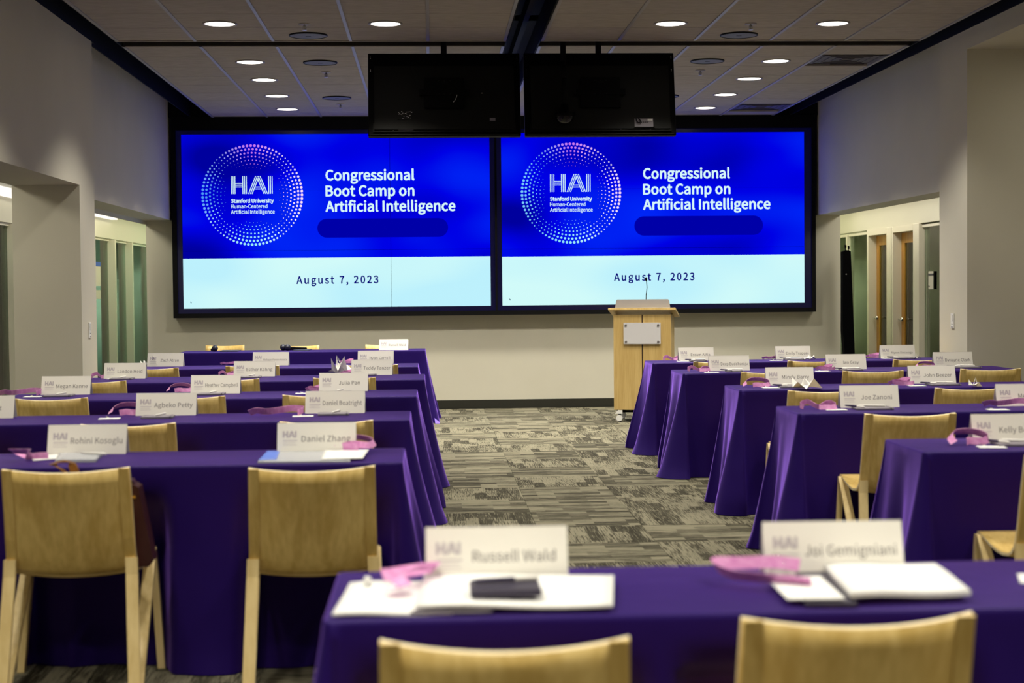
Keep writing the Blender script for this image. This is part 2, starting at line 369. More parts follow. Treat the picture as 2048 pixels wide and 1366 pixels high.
# cross slot, sides in dark brown
M_slot = mat('dark bronze slot lining', (.03, .026, .02), .7)
nt_ += 1; t = struct('trim_%d' % nt_, -2.44, 3.97, YS+.005, Y0-.005, CEIL+.20, CEIL+.22, M_slot)
for a, b in ((-2.44, XL1+.01), (XR0-.01, 3.97)):
    bx('slot_side', a, b, Y0-.012, Y0-.002, CEIL, CEIL+.2, M_slot, t); bx('slot_side', a, b, YS+.002, YS+.012, CEIL, CEIL+.2, M_slot, t)
# corridors outside the openings
cl = struct('wall_corridor_left', -4.3, -4.05, 2, 25, 2.06, 2.7, M_header)
cr_ = struct('wall_corridor_right', 5.55, 5.8, 12.81, 25, 2.078, 2.7, M_header)
struct('ceiling_corridor_left', -4.3, -3.15, 2, 25, 2.46, 2.5, M_wall)
struct('ceiling_corridor_right', 4.79, 5.8, 12.81, 25, 2.46, 2.5, M_wall)
struct('wall_corridor_end', -4.3, -3.234, 24.9, 25, 0, 2.5, M_wall)
struct('wall_corridor_end_right', 4.79, 5.8, 24.9, 25, 0, 2.5, M_wall)
struct('wall_corridor_inner_left', -3.234, -3.15, YB+.25, 25, 0, 2.5, M_wall)
struct('wall_corridor_inner_right', 4.72, 4.79, YB+.25, 25, 0, 2.5, M_wall)
struct('wall_corridor_near', -4.3, -3.145, 2, 2.1, 0, 2.5, M_wall)
# rooms behind the glass
struct('wall_office_left', -7.3, -7.2, 2, 25, 0, 2.7, M_room1)
struct('wall_office_right', 8.6, 8.7, 12.8, 25, 0, 2.7, M_room2)
struct('ceiling_office_left', -7.3, -4.05, 2, 25, 2.62, 2.7, M_room1)
struct('ceiling_office_right', 5.8, 8.7, 12.8, 25, 2.62, 2.7, M_room2)
for n_, y in (('near', 17.6), ('mid', 19.4), ('far', 24.9)): struct('wall_office_left_'+n_, -7.2, -4.3, y, y+.08, 0, 2.62, M_room1 if n_ == 'far' else M_room2)
for n_, y in (('near', 12.8), ('mid', 18.85), ('far', 24.9)): struct('wall_office_right_'+n_, 5.8, 8.6, y, y+.08, 0, 2.62, M_room2)
# left glazing
wn = [0]
def glazing(x, side, y0, y1, z1, posts, pw):
    wn[0] += 1
    g = thing('window_%d' % wn[0], None, None, (0, 0, 0)); g['kind'] = 'structure'
    ys = sorted([y0]+[p for p in posts]+[y1])
    for a, b in zip(ys, ys[1:]): bx('pane', x-.006, x+.006, a+.02, b-.02, .05, z1, M_glass, g)
    for p in posts: bx('post', x-side*.02, x+side*pw, p-.02, p+.05, 0, z1+.02, M_frame, g)
    bx('sill', x-.04, x+.04, y0, y1, 0, .05, M_frame, g); bx('head', x-.03, x+.03, y0, y1, z1, z1+.03, M_frame, g)
    return g
glazing(-4.10, 1, 2.1, 24.9, 2.03, [6, 9, 12, 13.9, 15.65, 17.6, 19.2, 20.45, 21.62, 23.3], .10)
glazing(5.60, -1, 12.82, 17.72, 2.03, [14.4, 16.2], .05)
glazing(5.60, -1, 19.86, 24.9, 2.03, [20.9, 22.5], .05)
# right doors: pale frames with recessed oak doors
def office_door(n, ya, yb):
    d = thing('door_%d' % n, None, None); d['kind'] = 'structure'
    for yy, w_ in ((ya-.22 if n == 2 else ya-.22, .22), (yb, .07)):
        bx('jamb', 5.53, 5.68, yy, yy+w_, 0, 2.078, M_frame, d, bev=.004)
    bx('door_head', 5.53, 5.68, ya, yb, 2.005, 2.078, M_frame, d)
    for a, b in ((ya, ya+.11), (yb-.11, yb)): bx('stile', 5.635, 5.675, a, b, .01, 2.0, M_doorw, d)
    bx('rail', 5.635, 5.675, ya+.11, yb-.11, 1.88, 2.0, M_doorw, d); bx('rail', 5.635, 5.675, ya+.11, yb-.11, .01, .26, M_doorw, d)
    bx('pane', 5.65, 5.66, ya+.11, yb-.11, .26, 1.88, M_glass, d)
    h = bmesh.new(); cyl(h, (5.635, yb-.06, .97), (5.61, yb-.06, .97), .027, n=16); cyl(h, (5.61, yb-.06, .97), (5.585, yb-.06, .97), .012, n=10)
    tube(h, [(5.585, yb-.05, .97), (5.58, yb-.12, .97), (5.585, yb-.19, .965)], .010)
    tag(fin('door_handle', h, M_chrome, d), 'chrome door lever')
office_door(1, 19.0, 19.79); office_door(2, 17.94, 18.73)
# curtain folds inside right office
bm = bmesh.new(); prev = None
for k in range(61):
    y = 15.2+k*.045; x = 6.15+.04*math.sin(k*1.3)
    a = bm.verts.new((x, y, .05)); b = bm.verts.new((x, y, 2.55))
    if prev: bm.faces.new((prev[0], a, b, prev[1]))
    prev = (a, b)
o = fin('curtain', bm, M_curt, smooth=True); tag(o, 'olive green curtain behind the glass of the right side office', 'curtain')
# strip lights in the corridors
def strip(y0, y1, label, x=-4.0):
    t = thing('strip_light', label, 'light', (x, y0, 2.3), group='strip lights in the left corridor')
    bx('housing', -.045, .05, 0, y1-y0, .075, .14, M_white, t); bx('tube', -.04, .04, .02, y1-y0-.02, 0, .075, M_strip, t)
strip(18.2, 20.45, 'bright linear strip light seen through the far left opening')
strip(14.0, 16.5, 'bright linear strip light above the near left opening glass')
# ------------------------------------------------------------ ceiling fixtures
def downlight(x, y, label):
    t = thing('downlight', label, 'light', (x, y, CEIL), group='recessed ceiling downlights')
    b = bmesh.new(); lathe(b, [(.128, .0), (.128, -.006), (.118, -.009), (.110, -.006), (.108, 0)], 40); fin('trim_ring', b, M_ringw, t)
    b = bmesh.new(); lathe(b, [(.109, -.0035), (.05, -.0045), (0, -.005)], 40); fin('lens', b, M_lamp, t)
rowname = {17.42: 'farthest from the camera, by the video wall', 16.23: 'second from the video wall', 15.0: 'third from the video wall', 13.84: 'just beyond the cross slot'}
for x, y in DL:
    if y > 12.5: lab = 'recessed downlight in the %s bay, %s, %s' % ('left' if x < 0 else 'right', 'outer row' if x in (-1.53, 3.05) else 'inner row', rowname[y])
    elif y > 11: lab = 'round recessed downlight before the cross slot, %s of the front four' % {-1.53: 'leftmost', -.31: 'second', 1.82: 'third', 3.05: 'rightmost'}[x]
    else: lab = 'round recessed downlight overhead outside the frame'
    if y > 4: downlight(x, y, lab)
for x, y, lab in ((-.92, 12.40, 'left bay, before the cross slot'), (-.93, 13.87, 'left bay, just beyond the cross slot'), (-.935, 16.40, 'left bay, nearest the video wall'),
                  (2.44, 12.40, 'right bay, before the cross slot'), (2.44, 13.82, 'right bay, just beyond the cross slot'), (2.44, 16.35, 'right bay, half hidden by the hanging display')):
    t = thing('ceiling_speaker', 'round grey ceiling speaker in the '+lab, 'speaker', (x, y, CEIL), group='round ceiling speakers')
    b = bmesh.new(); lathe(b, [(.148, 0), (.148, -.010), (.142, -.012), (.140, -.008)], 40); fin('rim', b, M_darkp, t)
    b = bmesh.new(); lathe(b, [(.141, -.008), (.07, -.0095), (0, -.010)], 40); fin('grille', b, M_grille, t)
    b = bmesh.new(); box(b, -.02, .02, -.004, .004, -.0115, -.0095); fin('badge', b, M_darkp, t)
for x, y, lab in ((-.91, 11.89, 'left bay, before the cross slot'), (-.92, 14.49, 'left bay, beyond the second speaker'), (-.93, 16.97, 'left bay, nearest the video wall'),
                  (2.43, 11.89, 'right bay, before the cross slot'), (2.48, 14.42, 'right bay, beyond the speaker')):
    t = thing('sprinkler_head', 'small metal sprinkler head in the '+lab, 'sprinkler', (x, y, CEIL), group='ceiling sprinkler heads')
    b = bmesh.new(); lathe(b, [(.045, 0), (.045, -.004), (.03, -.008), (0, -.008)], 24); fin('escutcheon', b, M_ringw, t)
    b = bmesh.new(); cyl(b, (0, 0, -.006), (0, 0, -.045), .006, n=8)
    for s in (-1, 1): tube(b, [(s*.006, 0, -.012), (s*.014, 0, -.028), (s*.003, 0, -.045)], .0025, 6)
    cyl(b, (0, 0, -.045), (0, 0, -.048), .018, n=12); fin('deflector', b, M_steel, t)
for y, lab in ((13.755, 'dark grey ceiling vent panel just beyond the cross slot'), (17.36, 'dark grey ceiling vent panel near the video wall')):
    t = thing('ceiling_vent', lab, 'vent', (3.655, y, CEIL), group='ceiling vent panels')
    b = bmesh.new(); box(b, -.30, .30, -.275, .275, 0, .012); fin('panel', b, M_vent, t)
    for k in range(4):
        b = bmesh.new(); h = .055+k*.065
        for (a0, a1, b0, b1) in ((-h, h, -h, -h+.006), (-h, h, h-.006, h), (-h, -h+.006, -h, h), (h-.006, h, -h, h)): box(b, a0, a1, b0*.95, b1*.95, -.006, .001)
        fin('louvre', b, M_vent, t)
# ------------------------------------------------------------ video wall
YSC = 18.20
vw = thing('video_wall_surround', 'huge black surround framing both video screens on the back wall', 'frame')
fx0, fx1 = at(347.7, 636.4, Y=YSC).x, at(1631, 623.8, Y=YSC).x
fz0 = at(990, 630, Y=YSC).z
sl = [at(362.1, 269.2, Y=YSC), at(982.1, 611, Y=YSC)]; sr = [at(1005, 610.6, Y=YSC), at(1607.7, 263.3, Y=YSC)]
zt = (at(362.1, 269.2, Y=YSC).z+at(1607.7, 263.3, Y=YSC).z)/2; zb = (at(366.9, 617.7, Y=YSC).z+at(1609.8, 605.4, Y=YSC).z)/2
sx = [(at(362.1, 269.2, Y=YSC).x+at(366.9, 617.7, Y=YSC).x)/2, sl[1].x, sr[0].x, (sr[1].x+at(1609.8, 605.4, Y=YSC).x)/2]
cpl = []
bx('back_panel', fx0, fx1, YSC+.07, YB-.001, fz0, CEIL, M_black, vw)
bx('dark_cover', -2.939, 4.49, YSC-.02, YB-.001, CEIL+.001, 3.9, M_black, vw)  # black cover added so the wall above the frame stays dark
bx('frame_bottom', fx0, fx1, YSC-.03, YSC+.07, fz0, zb-.055, M_black, vw)
bx('frame_top', fx0, fx1, YSC-.03, YSC+.07, zt+.045, CEIL-.001, M_black, vw)
bx('frame_side', fx0, sx[0]-.06, YSC-.03, YSC+.07, zb-.055, zt+.045, M_black, vw)
bx('frame_side', sx[3]+.085, fx1, YSC-.03, YSC+.07, zb-.055, zt+.045, M_black, vw)
bx('frame_middle', (sx[1]+sx[2])/2-.012, (sx[1]+sx[2])/2+.012, YSC-.01, YSC+.07, zb-.055, zt+.045, M_black, vw)
# slide emission: blue field with soft lighter clouds, pale cyan band below
def slide_mat(name, zsplit, x0, x1, variant):
    m = D.materials.new(name); m.use_nodes = True; nt = m.node_tree; nt.nodes.clear()
    out = nt.nodes.new('ShaderNodeOutputMaterial'); e = nt.nodes.new('ShaderNodeEmission'); e.inputs[1].default_value = 1.3
    nt.links.new(e.outputs[0], out.inputs[0])
    g = nt.nodes.new('ShaderNodeNewGeometry'); sp = nt.nodes.new('ShaderNodeSeparateXYZ'); nt.links.new(g.outputs['Position'], sp.inputs[0])
    mp = nt.nodes.new('ShaderNodeMapping'); mp.inputs['Scale'].default_value = (.55, 1, 1.1); mp.inputs['Location'].default_value = (variant*3.1+2, 0, variant*1.7); nt.links.new(g.outputs['Position'], mp.inputs[0])
    nz = nt.nodes.new('ShaderNodeTexNoise'); nz.inputs['Scale'].default_value = 1.1; nz.inputs['Detail'].default_value = 1; nt.links.new(mp.outputs[0], nz.inputs[0])
    cr = nt.nodes.new('ShaderNodeValToRGB'); E_ = cr.color_ramp.elements
    E_[0].position = .3; E_[0].color = (*srgb(0, 0, 140), 1); E_[1].position = .72; E_[1].color = (*srgb(0, 36, 222), 1)
    k = E_.new(.5); k.color = (*srgb(0, 1, 205), 1)
    nt.links.new(nz.outputs[0], cr.inputs[0])
    cr2 = nt.nodes.new('ShaderNodeValToRGB'); cr2.color_ramp.elements[0].color = (*srgb(168, 214, 225), 1); cr2.color_ramp.elements[1].color = (*srgb(186, 223, 222), 1)
    cr2.color_ramp.elements[0].position = .35; cr2.color_ramp.elements[1].position = .6; nt.links.new(nz.outputs[0], cr2.inputs[0])
    gt = nt.nodes.new('ShaderNodeMath'); gt.operation = 'GREATER_THAN'; gt.inputs[1].default_value = zsplit; nt.links.new(sp.outputs[2], gt.inputs[0])
    mx = nt.nodes.new('ShaderNodeMixRGB'); nt.links.new(gt.outputs[0], mx.inputs[0]); nt.links.new(cr2.outputs[0], mx.inputs[1]); nt.links.new(cr.outputs[0], mx.inputs[2])
    # darker strip just above the split
    nt.links.new(mx.outputs[0], e.inputs[0]); return m
M_bez = mat('dim screen border', (.001, .001, .02), .3); M_bez.node_tree.nodes['Principled BSDF'].inputs['Emission Color'].default_value = (0, 0, .02, 1); M_bez.node_tree.nodes['Principled BSDF'].inputs['Emission Strength'].default_value = .6  # small blue emission gives the inactive border a dim glow
M_seam = mat('panel seam', (0, 0, .02), .5)
M_wtxt = emit('white slide lettering', srgb(215, 247, 250), 1.0)
M_navy = emit('navy slide lettering', srgb(10, 10, 120), 1.0)
M_pill = emit('dark blue slide shape', srgb(0, 0, 168), 1.0)
M_cursor = emit('cursor grey', srgb(60, 90, 110), 1.0)
def vcol_emit(name):
    m = D.materials.new(name); m.use_nodes = True; nt = m.node_tree; nt.nodes.clear()
    out = nt.nodes.new('ShaderNodeOutputMaterial'); e = nt.nodes.new('ShaderNodeEmission'); a = nt.nodes.new('ShaderNodeAttribute'); a.attribute_name = 'Col'
    nt.links.new(a.outputs[0], e.inputs[0]); nt.links.new(e.outputs[0], out.inputs[0]); return m
M_dots = vcol_emit('coloured slide dots')
def onscreen(name, me, m, parent, y=.003):
    me.transform(Matrix.Rotation(R(90), 4, 'X'))
    return link(name, me, m, parent, (0, YSC-y, 0))
def strokes(bm, segs, wdt):
    for (x0, y0, x1, y1) in segs:
        d = Vector((x1-x0, y1-y0, 0)).normalized(); n = Vector((-d.y, d.x, 0))*wdt/2
        if abs(y1-y0) > abs(x1-x0): n = Vector((wdt/2/abs(d.y), 0, 0))
        a = Vector((x0, y0, 0)); b = Vector((x1, y1, 0))
        bm.faces.new([bm.verts.new(p) for p in (a-n, b-n, b+n, a+n)])
def hai(bm, x0, y0, W, H, wd):
    seg = []
    def l(a, b, c, d): seg.append((x0+a*W, y0+b*H, x0+c*W, y0+d*H))
    for x in (.012, .055, .098, .285, .328, .371, .905, .948, .990): l(x, 0, x, 1)
    for y in (.39, .49, .59): l(.098, y, .285, y)
    l(.42, 0, .595, 1); l(.463, 0, .638, 1); l(.506, 0, .66, .88)
    l(.70, 1, .875, 0); l(.657, 1, .832, 0); l(.64, .86, .789, 0)
    for y in (.27, .38): l(.555, y, .735, y)
    strokes(bm, seg, wd)
def screen(i):
    xa, xb = sx[2*i], sx[2*i+1]; side = 'left' if i == 0 else 'right'
    t = thing('video_screen', 'blue and pale cyan presentation screen of nine panels, %s half of the video wall' % side, 'screen', group='two video wall screens')
    # pixel -> screen plane
    P = lambda px, py: (at(px, py, Y=YSC-.003).x, at(px, py, Y=YSC-.003).z)
    zs = P(670, 515)[1] if i == 0 else P(1310, 511)[1]
    m = slide_mat('slide_'+side, zs, xa, xb, i)
    px_s = ([568, 781], [1203, 1412])[i]; xs = [xa]+[P(p, 450)[0] for p in px_s]+[xb]
    zz = [zb, P(670 if i == 0 else 1310, 500 if i == 0 else 496)[1], P(670 if i == 0 else 1310, 380 if i == 0 else 376)[1], zt]
    for a in range(3):
        for b in range(3):
            bx('display_panel', xs[a]+.0022, xs[a+1]-.0022, YSC, YSC+.05, zz[b]+.0018, zz[b+1]-.0018, m, t)
    bm = bmesh.new()   # dark rim around the picture, faintly glowing blue
    mid = (sx[1]+sx[2])/2
    x0r = (sx[0]-.06) if i == 0 else mid+.012; x1r = mid-.012 if i == 0 else sx[3]+.085
    box(bm, x0r, xa-.001, YSC+.004, YSC+.05, zb-.055, zt+.045); box(bm, xb+.001, x1r, YSC+.004, YSC+.05, zb-.055, zt+.045)
    box(bm, xa-.001, xb+.001, YSC+.004, YSC+.05, zb-.055, zb-.001); box(bm, xa-.001, xb+.001, YSC+.004, YSC+.05, zt+.001, zt+.045)
    tag(fin('screen_border', bm, M_bez, t), 'dark, faintly glowing border around the picture')
    # ring of dots
    cx, cz = P(*((504.7, 390.2), (1142.2, 386.2))[i]); Rr = (P(606.5, 390)[0]-P(504.7, 390)[0]) if i == 0 else (P(1242.5, 386)[0]-P(1142.2, 386)[0])
    verts = []; faces = []; cols = []
    stops = [(90, (200, 110, 240)), (45, (235, 225, 250)), (0, (250, 215, 245)), (-45, (240, 240, 250)), (-90, (150, 235, 250)), (-135, (190, 225, 250)), (-180, (70, 150, 245)), (-225, (150, 180, 245)), (-270, (200, 110, 240))]
    if i == 1: stops = [(a, (c if a > -120 or a == -270 else (120, 200, 250))) for a, c in stops]
    n = 86
    for k in range(7):
        rad = Rr*(1-.0735*k)*.975; n = round(2*math.pi*rad/(Rr*.0735))
        for q in range(n):
            ang = 360*q/n+(k % 2)*180/n+k*7
            a2 = ((ang+360) % 360); a2 = a2-360 if a2 > 90 else a2
            # lobes: size falls towards the joints, each lobe begins abruptly and thins out
            ph = ((a2-45) % 90)/90.0
            lobe = math.sin(math.pi*min(1, max(0, ph)))**.8
            rr = Rr*.0275*(.32+.68*lobe)*(1-.14*k)*(1 if k < 4 else (.25+.75*lobe))
            if rr < Rr*.0035: continue
            for s_ in range(len(stops)-1):
                if stops[s_][0] >= a2 >= stops[s_+1][0]:
                    f = (stops[s_][0]-a2)/(stops[s_][0]-stops[s_+1][0]); c = tuple(stops[s_][1][z]*(1-f)+stops[s_+1][1][z]*f for z in range(3)); break
            b0 = len(verts); m_ = 8 if k < 4 else 6
            for v in range(m_):
                verts.append((cx+rad*math.cos(R(ang))+rr*math.cos(2*math.pi*v/m_), YSC-.002, cz+rad*math.sin(R(ang))+rr*math.sin(2*math.pi*v/m_)))
            faces.append(list(range(b0, b0+m_))); cols += [srgb(*c)]*m_
    me = D.meshes.new('logo_dots'); me.from_pydata(verts, [], faces)
    ca = me.color_attributes.new('Col', 'FLOAT_COLOR', 'POINT')
    for z, c in enumerate(cols): ca.data[z].color = (*c, 1)
    link('logo_dots', me, M_dots, t)['kind'] = 'stuff'
    bm = bmesh.new(); p0 = P(*((462, 388), (1100, 384))[i]); p1 = P(*((545, 352), (1181, 348))[i]); hai(bm, p0[0], p0[1], p1[0]-p0[0], p1[1]-p0[1], .0088)
    me = D.meshes.new('logo'); bm.to_mesh(me); bm.free(); onscreen('logo', me, M_wtxt, t)
    def line(txt, px0, px1, py, size, off, m_, sp=1.0):
        a = P(px0, py); b = P(px1, py-(px1-px0)*.008)
        me = fit(text_mesh(txt, size, offset=off, space=sp), width=b[0]-a[0], left=a[0], base=a[1]); onscreen('lettering', me, m_, t)
    dx, dy = ((0, 0), (0, 0))[i]
    if i == 0:
        line('Stanford University', 462, 547.5, 405.5, .058, .0026, M_wtxt); line('Human-Centered', 462, 535, 416.5, .058, .0010, M_wtxt); line('Artificial Intelligence', 462, 549.5, 427.5, .058, .0010, M_wtxt)
        line('Congressional', 651, 829, 360.5, .158, .0048, M_wtxt); line('Boot Camp on', 651, 829, 392, .158, .0048, M_wtxt); line('Artificial Intelligence', 651, 911, 423, .158, .0048, M_wtxt)
        line('August 7, 2023', 593, 757, 567.5, .116, .0032, M_navy, 1.12)
    else:
        line('Stanford University', 1100, 1184, 401.5, .058, .0026, M_wtxt); line('Human-Centered', 1100, 1171, 412.5, .058, .0010, M_wtxt); line('Artificial Intelligence', 1100, 1185.5, 423.5, .058, .0010, M_wtxt)
        line('Congressional', 1286, 1460, 357, .158, .0048, M_wtxt); line('Boot Camp on', 1286, 1461, 388.5, .158, .0048, M_wtxt); line('Artificial Intelligence', 1286, 1541, 419, .158, .0048, M_wtxt)
        line('August 7, 2023', 1228, 1389, 561.5, .116, .0032, M_navy, 1.12)
    a = P(*((635, 475.5), (1269, 471.5))[i]); b = P(*((896, 436), (1526, 431))[i]); r_ = (b[1]-a[1])/2
    pts = [(b[0]-r_+r_*math.cos(R(q)), (a[1]+b[1])/2+r_*math.sin(R(q)), 0) for q in range(-90, 91, 10)]+[(a[0]+r_+r_*math.cos(R(q)), (a[1]+b[1])/2+r_*math.sin(R(q)), 0) for q in range(90, 271, 10)]
    me = D.meshes.new('slide_bar'); me.from_pydata(pts, [], [list(range(len(pts)))]); onscreen('slide_bar', me, M_pill, t, .0015)
    c = P(*((382, 605), (1020, 599))[i]); me = D.meshes.new('cursor'); me.from_pydata([(c[0]-.008, c[1]+.014, 0), (c[0]+.010, c[1]-.002, 0), (c[0]+.003, c[1]-.004, 0), (c[0]+.006, c[1]-.014, 0), (c[0]-.004, c[1]-.006, 0)], [], [[0, 1, 2, 3, 4]]); onscreen('cursor', me, M_cursor, t)
screen(0); screen(1)
# ------------------------------------------------------------ hanging displays seen from behind
def display(cx, label, side):
    t = thing('hanging_display', label, 'monitor', (cx, 12.80, 2.94), group='ceiling-hung displays seen from behind')
    tilt = Matrix.Rotation(R(-11), 4, 'X')
    def pb(name, prims, m, lab=None):
        b = bmesh.new()
        for p in prims: box(b, *p)
        b.transform(tilt); o = fin(name, b, m, t); return tag(o, lab) if lab else o
    W, H = .61, .345
    b = bmesh.new(); box(b, -W, W, -.01, .05, -H, H, .006); b.transform(tilt); fin('case', b, M_blackg, t)
    pb('screen_glass', [(-W+.012, W-.012, .050, .053, -H+.012, H-.012)], M_blackg)
    pb('back_cover', [(-W+.05, W-.05, -.045, -.01, -H+.045, H-.12)], M_darkp)
    pb('lower_ridge', [(-W+.02, W-.02, -.022, -.01, -H+.008, -H+.014), (-W+.04, W-.04, -.03, -.01, -H+.03, -H+.10)], M_darkp)
    pb('mount_plate', [(-.16, .16, -.075, -.045, -.13, .12), (-.2, .2, -.085, -.07, -.03, .02)], M_blackg)
    b = bmesh.new(); cyl(b, (0, .08, .9), (0, .08, .1), .024, n=16); box(b, -.03, .03, -.06, .10, .02, .10); fin('hanging_pole', b, M_black, t)
    b = bmesh.new()
    for sx_ in (-W+.02, W-.022):
        for z in (.300, .312, .192, .204):
            cyl(b, (sx_, -.0105, z), (sx_, -.014, z), .0035, n=8)
    b.transform(tilt); fin('screws', b, M_steel, t)
    for z in (.09, -.02):
        for x in (-.045, 0, .045):
            b = bmesh.new(); cyl(b, (x, -.085, z), (x, -.09, z), .005, n=8); b.transform(tilt); fin('bolt', b, M_darkp, t)
    if side == 'left':
        pb('port_panel', [(-.375, -.255, -.05, -.044, -.22, -.13)], M_darkp)
        b = bmesh.new(); rnd = random.Random(3)
        for q in range(26):
            x = -.37+rnd.random()*.11; z = -.215+rnd.random()*.06; box(b, x, x+.003+rnd.random()*.006, -.053, -.05, z, z+.0025)
        b.transform(tilt); tag(fin('port_marks', b, M_white, t), 'rows of tiny white port markings')
        pb('grip', [(-.37, -.25, -.036, -.03, -H+.042, -H+.048), (-.37, -.25, -.036, -.03, -H+.076, -H+.079), (-.37, -.367, -.036, -.03, -H+.042, -H+.079), (-.253, -.25, -.036, -.03, -H+.042, -H+.079)], M_grey)
        pb('label_plate', [(.36, .405, -.050, -.044, -.232, -.210)], M_grey)
        b = bmesh.new(); tube(b, [(.10-.0004*q*q-.003*q*.2, -.09, -.03-.0075*q) for q in range(9)], .002, 6); b.transform(tilt); tag(fin('cable', b, M_white, t), 'short pale cable loop')
        b = bmesh.new(); cyl(b, (.30, -.05, -.005), (.30, -.054, -.005), .004, n=8); cyl(b, (-.41, -.031, -H+.04), (-.41, -.034, -H+.04), .004, n=8); b.transform(tilt); fin('screws', b, M_chrome, t)
    else:
        pb('port_panel', [(.27, .42, -.052, -.03, -H+.055, -H+.125)], M_grey, 'grey port box with sockets')  # plain grey box, paler than the case, no emission
        b = bmesh.new()
        for q in range(6): box(b, .285+q*.017, .296+q*.017, -.055, -.052, -H+.092, -H+.097)
        box(b, .265, .43, -.054, -.050, -H+.05, -H+.056); b.transform(tilt); fin('socket', b, M_blackg, t)
        pb('label_plate', [(.375, .415, -.056, -.052, -H+.105, -H+.122)], M_white, 'small white rating label')
        b = bmesh.new(); tube(b, [(.30+.02*math.sin(q*.7), -.065, -H+.125-.022*math.sin(q*.45)*2) for q in range(8)], .004, 6); b.transform(tilt); fin('cable', b, M_black, t)
        b = bmesh.new()
        for x in (.16, .40): cyl(b, (x, -.031, -H+.045), (x, -.034, -H+.045), .006, n=10)
        b.transform(tilt); fin('screws', b, M_grey, t)
    return t
display(.130, 'left black hanging display seen from behind, on a single pole', 'left')
display(1.382, 'right black hanging display seen from behind, with grey port box', 'right')
t = thing('dome_camera', 'black dome camera on a pole in front of the right hanging display', 'camera', (1.085, 12.66, 2.745))
b = bmesh.new(); lathe(b, [(0, .10), (.03, .10), (.035, .04), (.085, .03), (.088, .005), (.082, 0)], 32); fin('housing', b, M_blackg, t)
b = bmesh.new(); lathe(b, [(.080, 0), (.074, -.02), (.05, -.045), (.02, -.056), (0, -.058)], 32); fin('dome', b, mat('dark glass dome', (.002, .002, .004), .25, spec=.3), t)
b = bmesh.new(); tube(b, [(0, 0, .09), (0, .0, .3), (0, .10, .45), (0, .10, .9)], .022, 14); fin('hanging_pole', b, M_black, t)
# ------------------------------------------------------------ tables with cloths
TZ = .75
def smooth_noise(seed):
    r = random.Random(seed); ks = [(r.uniform(1, 3), r.uniform(0, 6.28), r.uniform(.5, 1)) for _ in range(4)]
    return lambda s: sum(a*math.sin(k*s+p) for k, p, a in ks)/2.4
def tablecloth(x0, x1, y0, y1, label, seed, flare=(.19, .19), drop=TZ-.004, group='purple tablecloths', dents=()):
    r = random.Random(seed); cx, cy = (x0+x1)/2, (y0+y1)/2; hx, hy = (x1-x0)/2, (y1-y0)/2; cr = .018
    # perimeter samples (position, normal, tag)
    per = []
    def seg(ax, ay, bx_, by_, nx, ny, n, kind):
        for k in range(n): per.append((ax+(bx_-ax)*k/n, ay+(by_-ay)*k/n, nx, ny, kind, k/n))
    def corner(px, py, a0, n=10):
        for k in range(n+1):
            a = R(a0+90*k/n); per.append((px+cr*math.cos(a), py+cr*math.sin(a), math.cos(a), math.sin(a), 'c', k/n))
    nl, ns = 110, 22
    seg(-hx+cr, -hy, hx-cr, -hy, 0, -1, nl, 'f'); corner(hx-cr, -hy+cr, -90)
    seg(hx, -hy+cr, hx, hy-cr, 1, 0, ns, 'e'); corner(hx-cr, hy-cr, 0)
    seg(hx-cr, hy, -hx+cr, hy, 0, 1, nl, 'b'); corner(-hx+cr, hy-cr, 90)
    seg(-hx, hy-cr, -hx, -hy+cr, -1, 0, ns, 'e'); corner(-hx+cr, -hy+cr, 180)
    n = len(per); fA = smooth_noise(seed); fB = smooth_noise(seed+9)
    bm = bmesh.new(); rings = []
    lv = [0, .006, .016, .05, .12, .2, .3, .4, .5, .6, .7, .8, .88, .95, 1.0]
    s = 0; arc = [0]
    for i in range(1, n):
        s += math.hypot(per[i][0]-per[i-1][0], per[i][1]-per[i-1][1]); arc.append(s)
    cpos = [(sx_*hx, sy_*hy) for sx_ in (-1, 1) for sy_ in (-1, 1)]
    for li, v in enumerate(lv):
        ring = []
        for i, (px, py, nx, ny, kind, tt) in enumerate(per):
            if li == 0: off = -.008; z = 0
            elif li == 1: off = -.002; z = -.002
            else: off = 0.0; z = -v*drop
            g = max(0, v-.02)**1.15
            d = min(math.hypot(px-a, py-b) for a, b in cpos)
            cor = math.exp(-(d/.10)**2)
            fl = flare[1] if px > 0 else flare[0]
            e_ = 1 if kind == 'e' else (0 if kind in 'fb' else .5)
            base = (.025 if kind in 'fb' else (.045 if kind == 'e' else .05))
            wave = .022*math.sin(arc[i]*11+fA(arc[i]*1.6)*2.4)+.012*math.sin(arc[i]*23+fB(arc[i])*2)
            wa = 1.5 if kind != 'f' and kind != 'b' else .9
            cut = math.sin(d*26)*.03*math.exp(-(d/.25)**2)
            off += g*(base*fl/.12+cor*fl*.42+wave*wa-cut)
            if v > .9: off += (v-.9)*.12*math.sin(arc[i]*5+seed)
            if kind in 'fb' and li > 1:
                for (dx_, dd, kk) in dents:
                    if kk == kind: off -= dd*min(1, max(0, (.275-abs(px+cx-dx_))/.05+.5))*min(1, max(0, (v-.12)/.24))
            ring.append(bm.verts.new((px+nx*off, py+ny*off, z)))
        rings.append(ring)
    for a, b in zip(rings, rings[1:]):
        for i in range(n): bm.faces.new((a[i], b[i], b[(i+1) % n], a[(i+1) % n]))
    # top as grid with gentle unevenness
    bm.faces.new(rings[0])
    o = fin('tablecloth', bm, M_cloth, None, (cx, cy, TZ), smooth=True)
    return tag(o, label, 'tablecloth', group)
def seat_x(px, py, right=True, half=.205): return at(px, py, Z=.785).x-(half if right else -half)
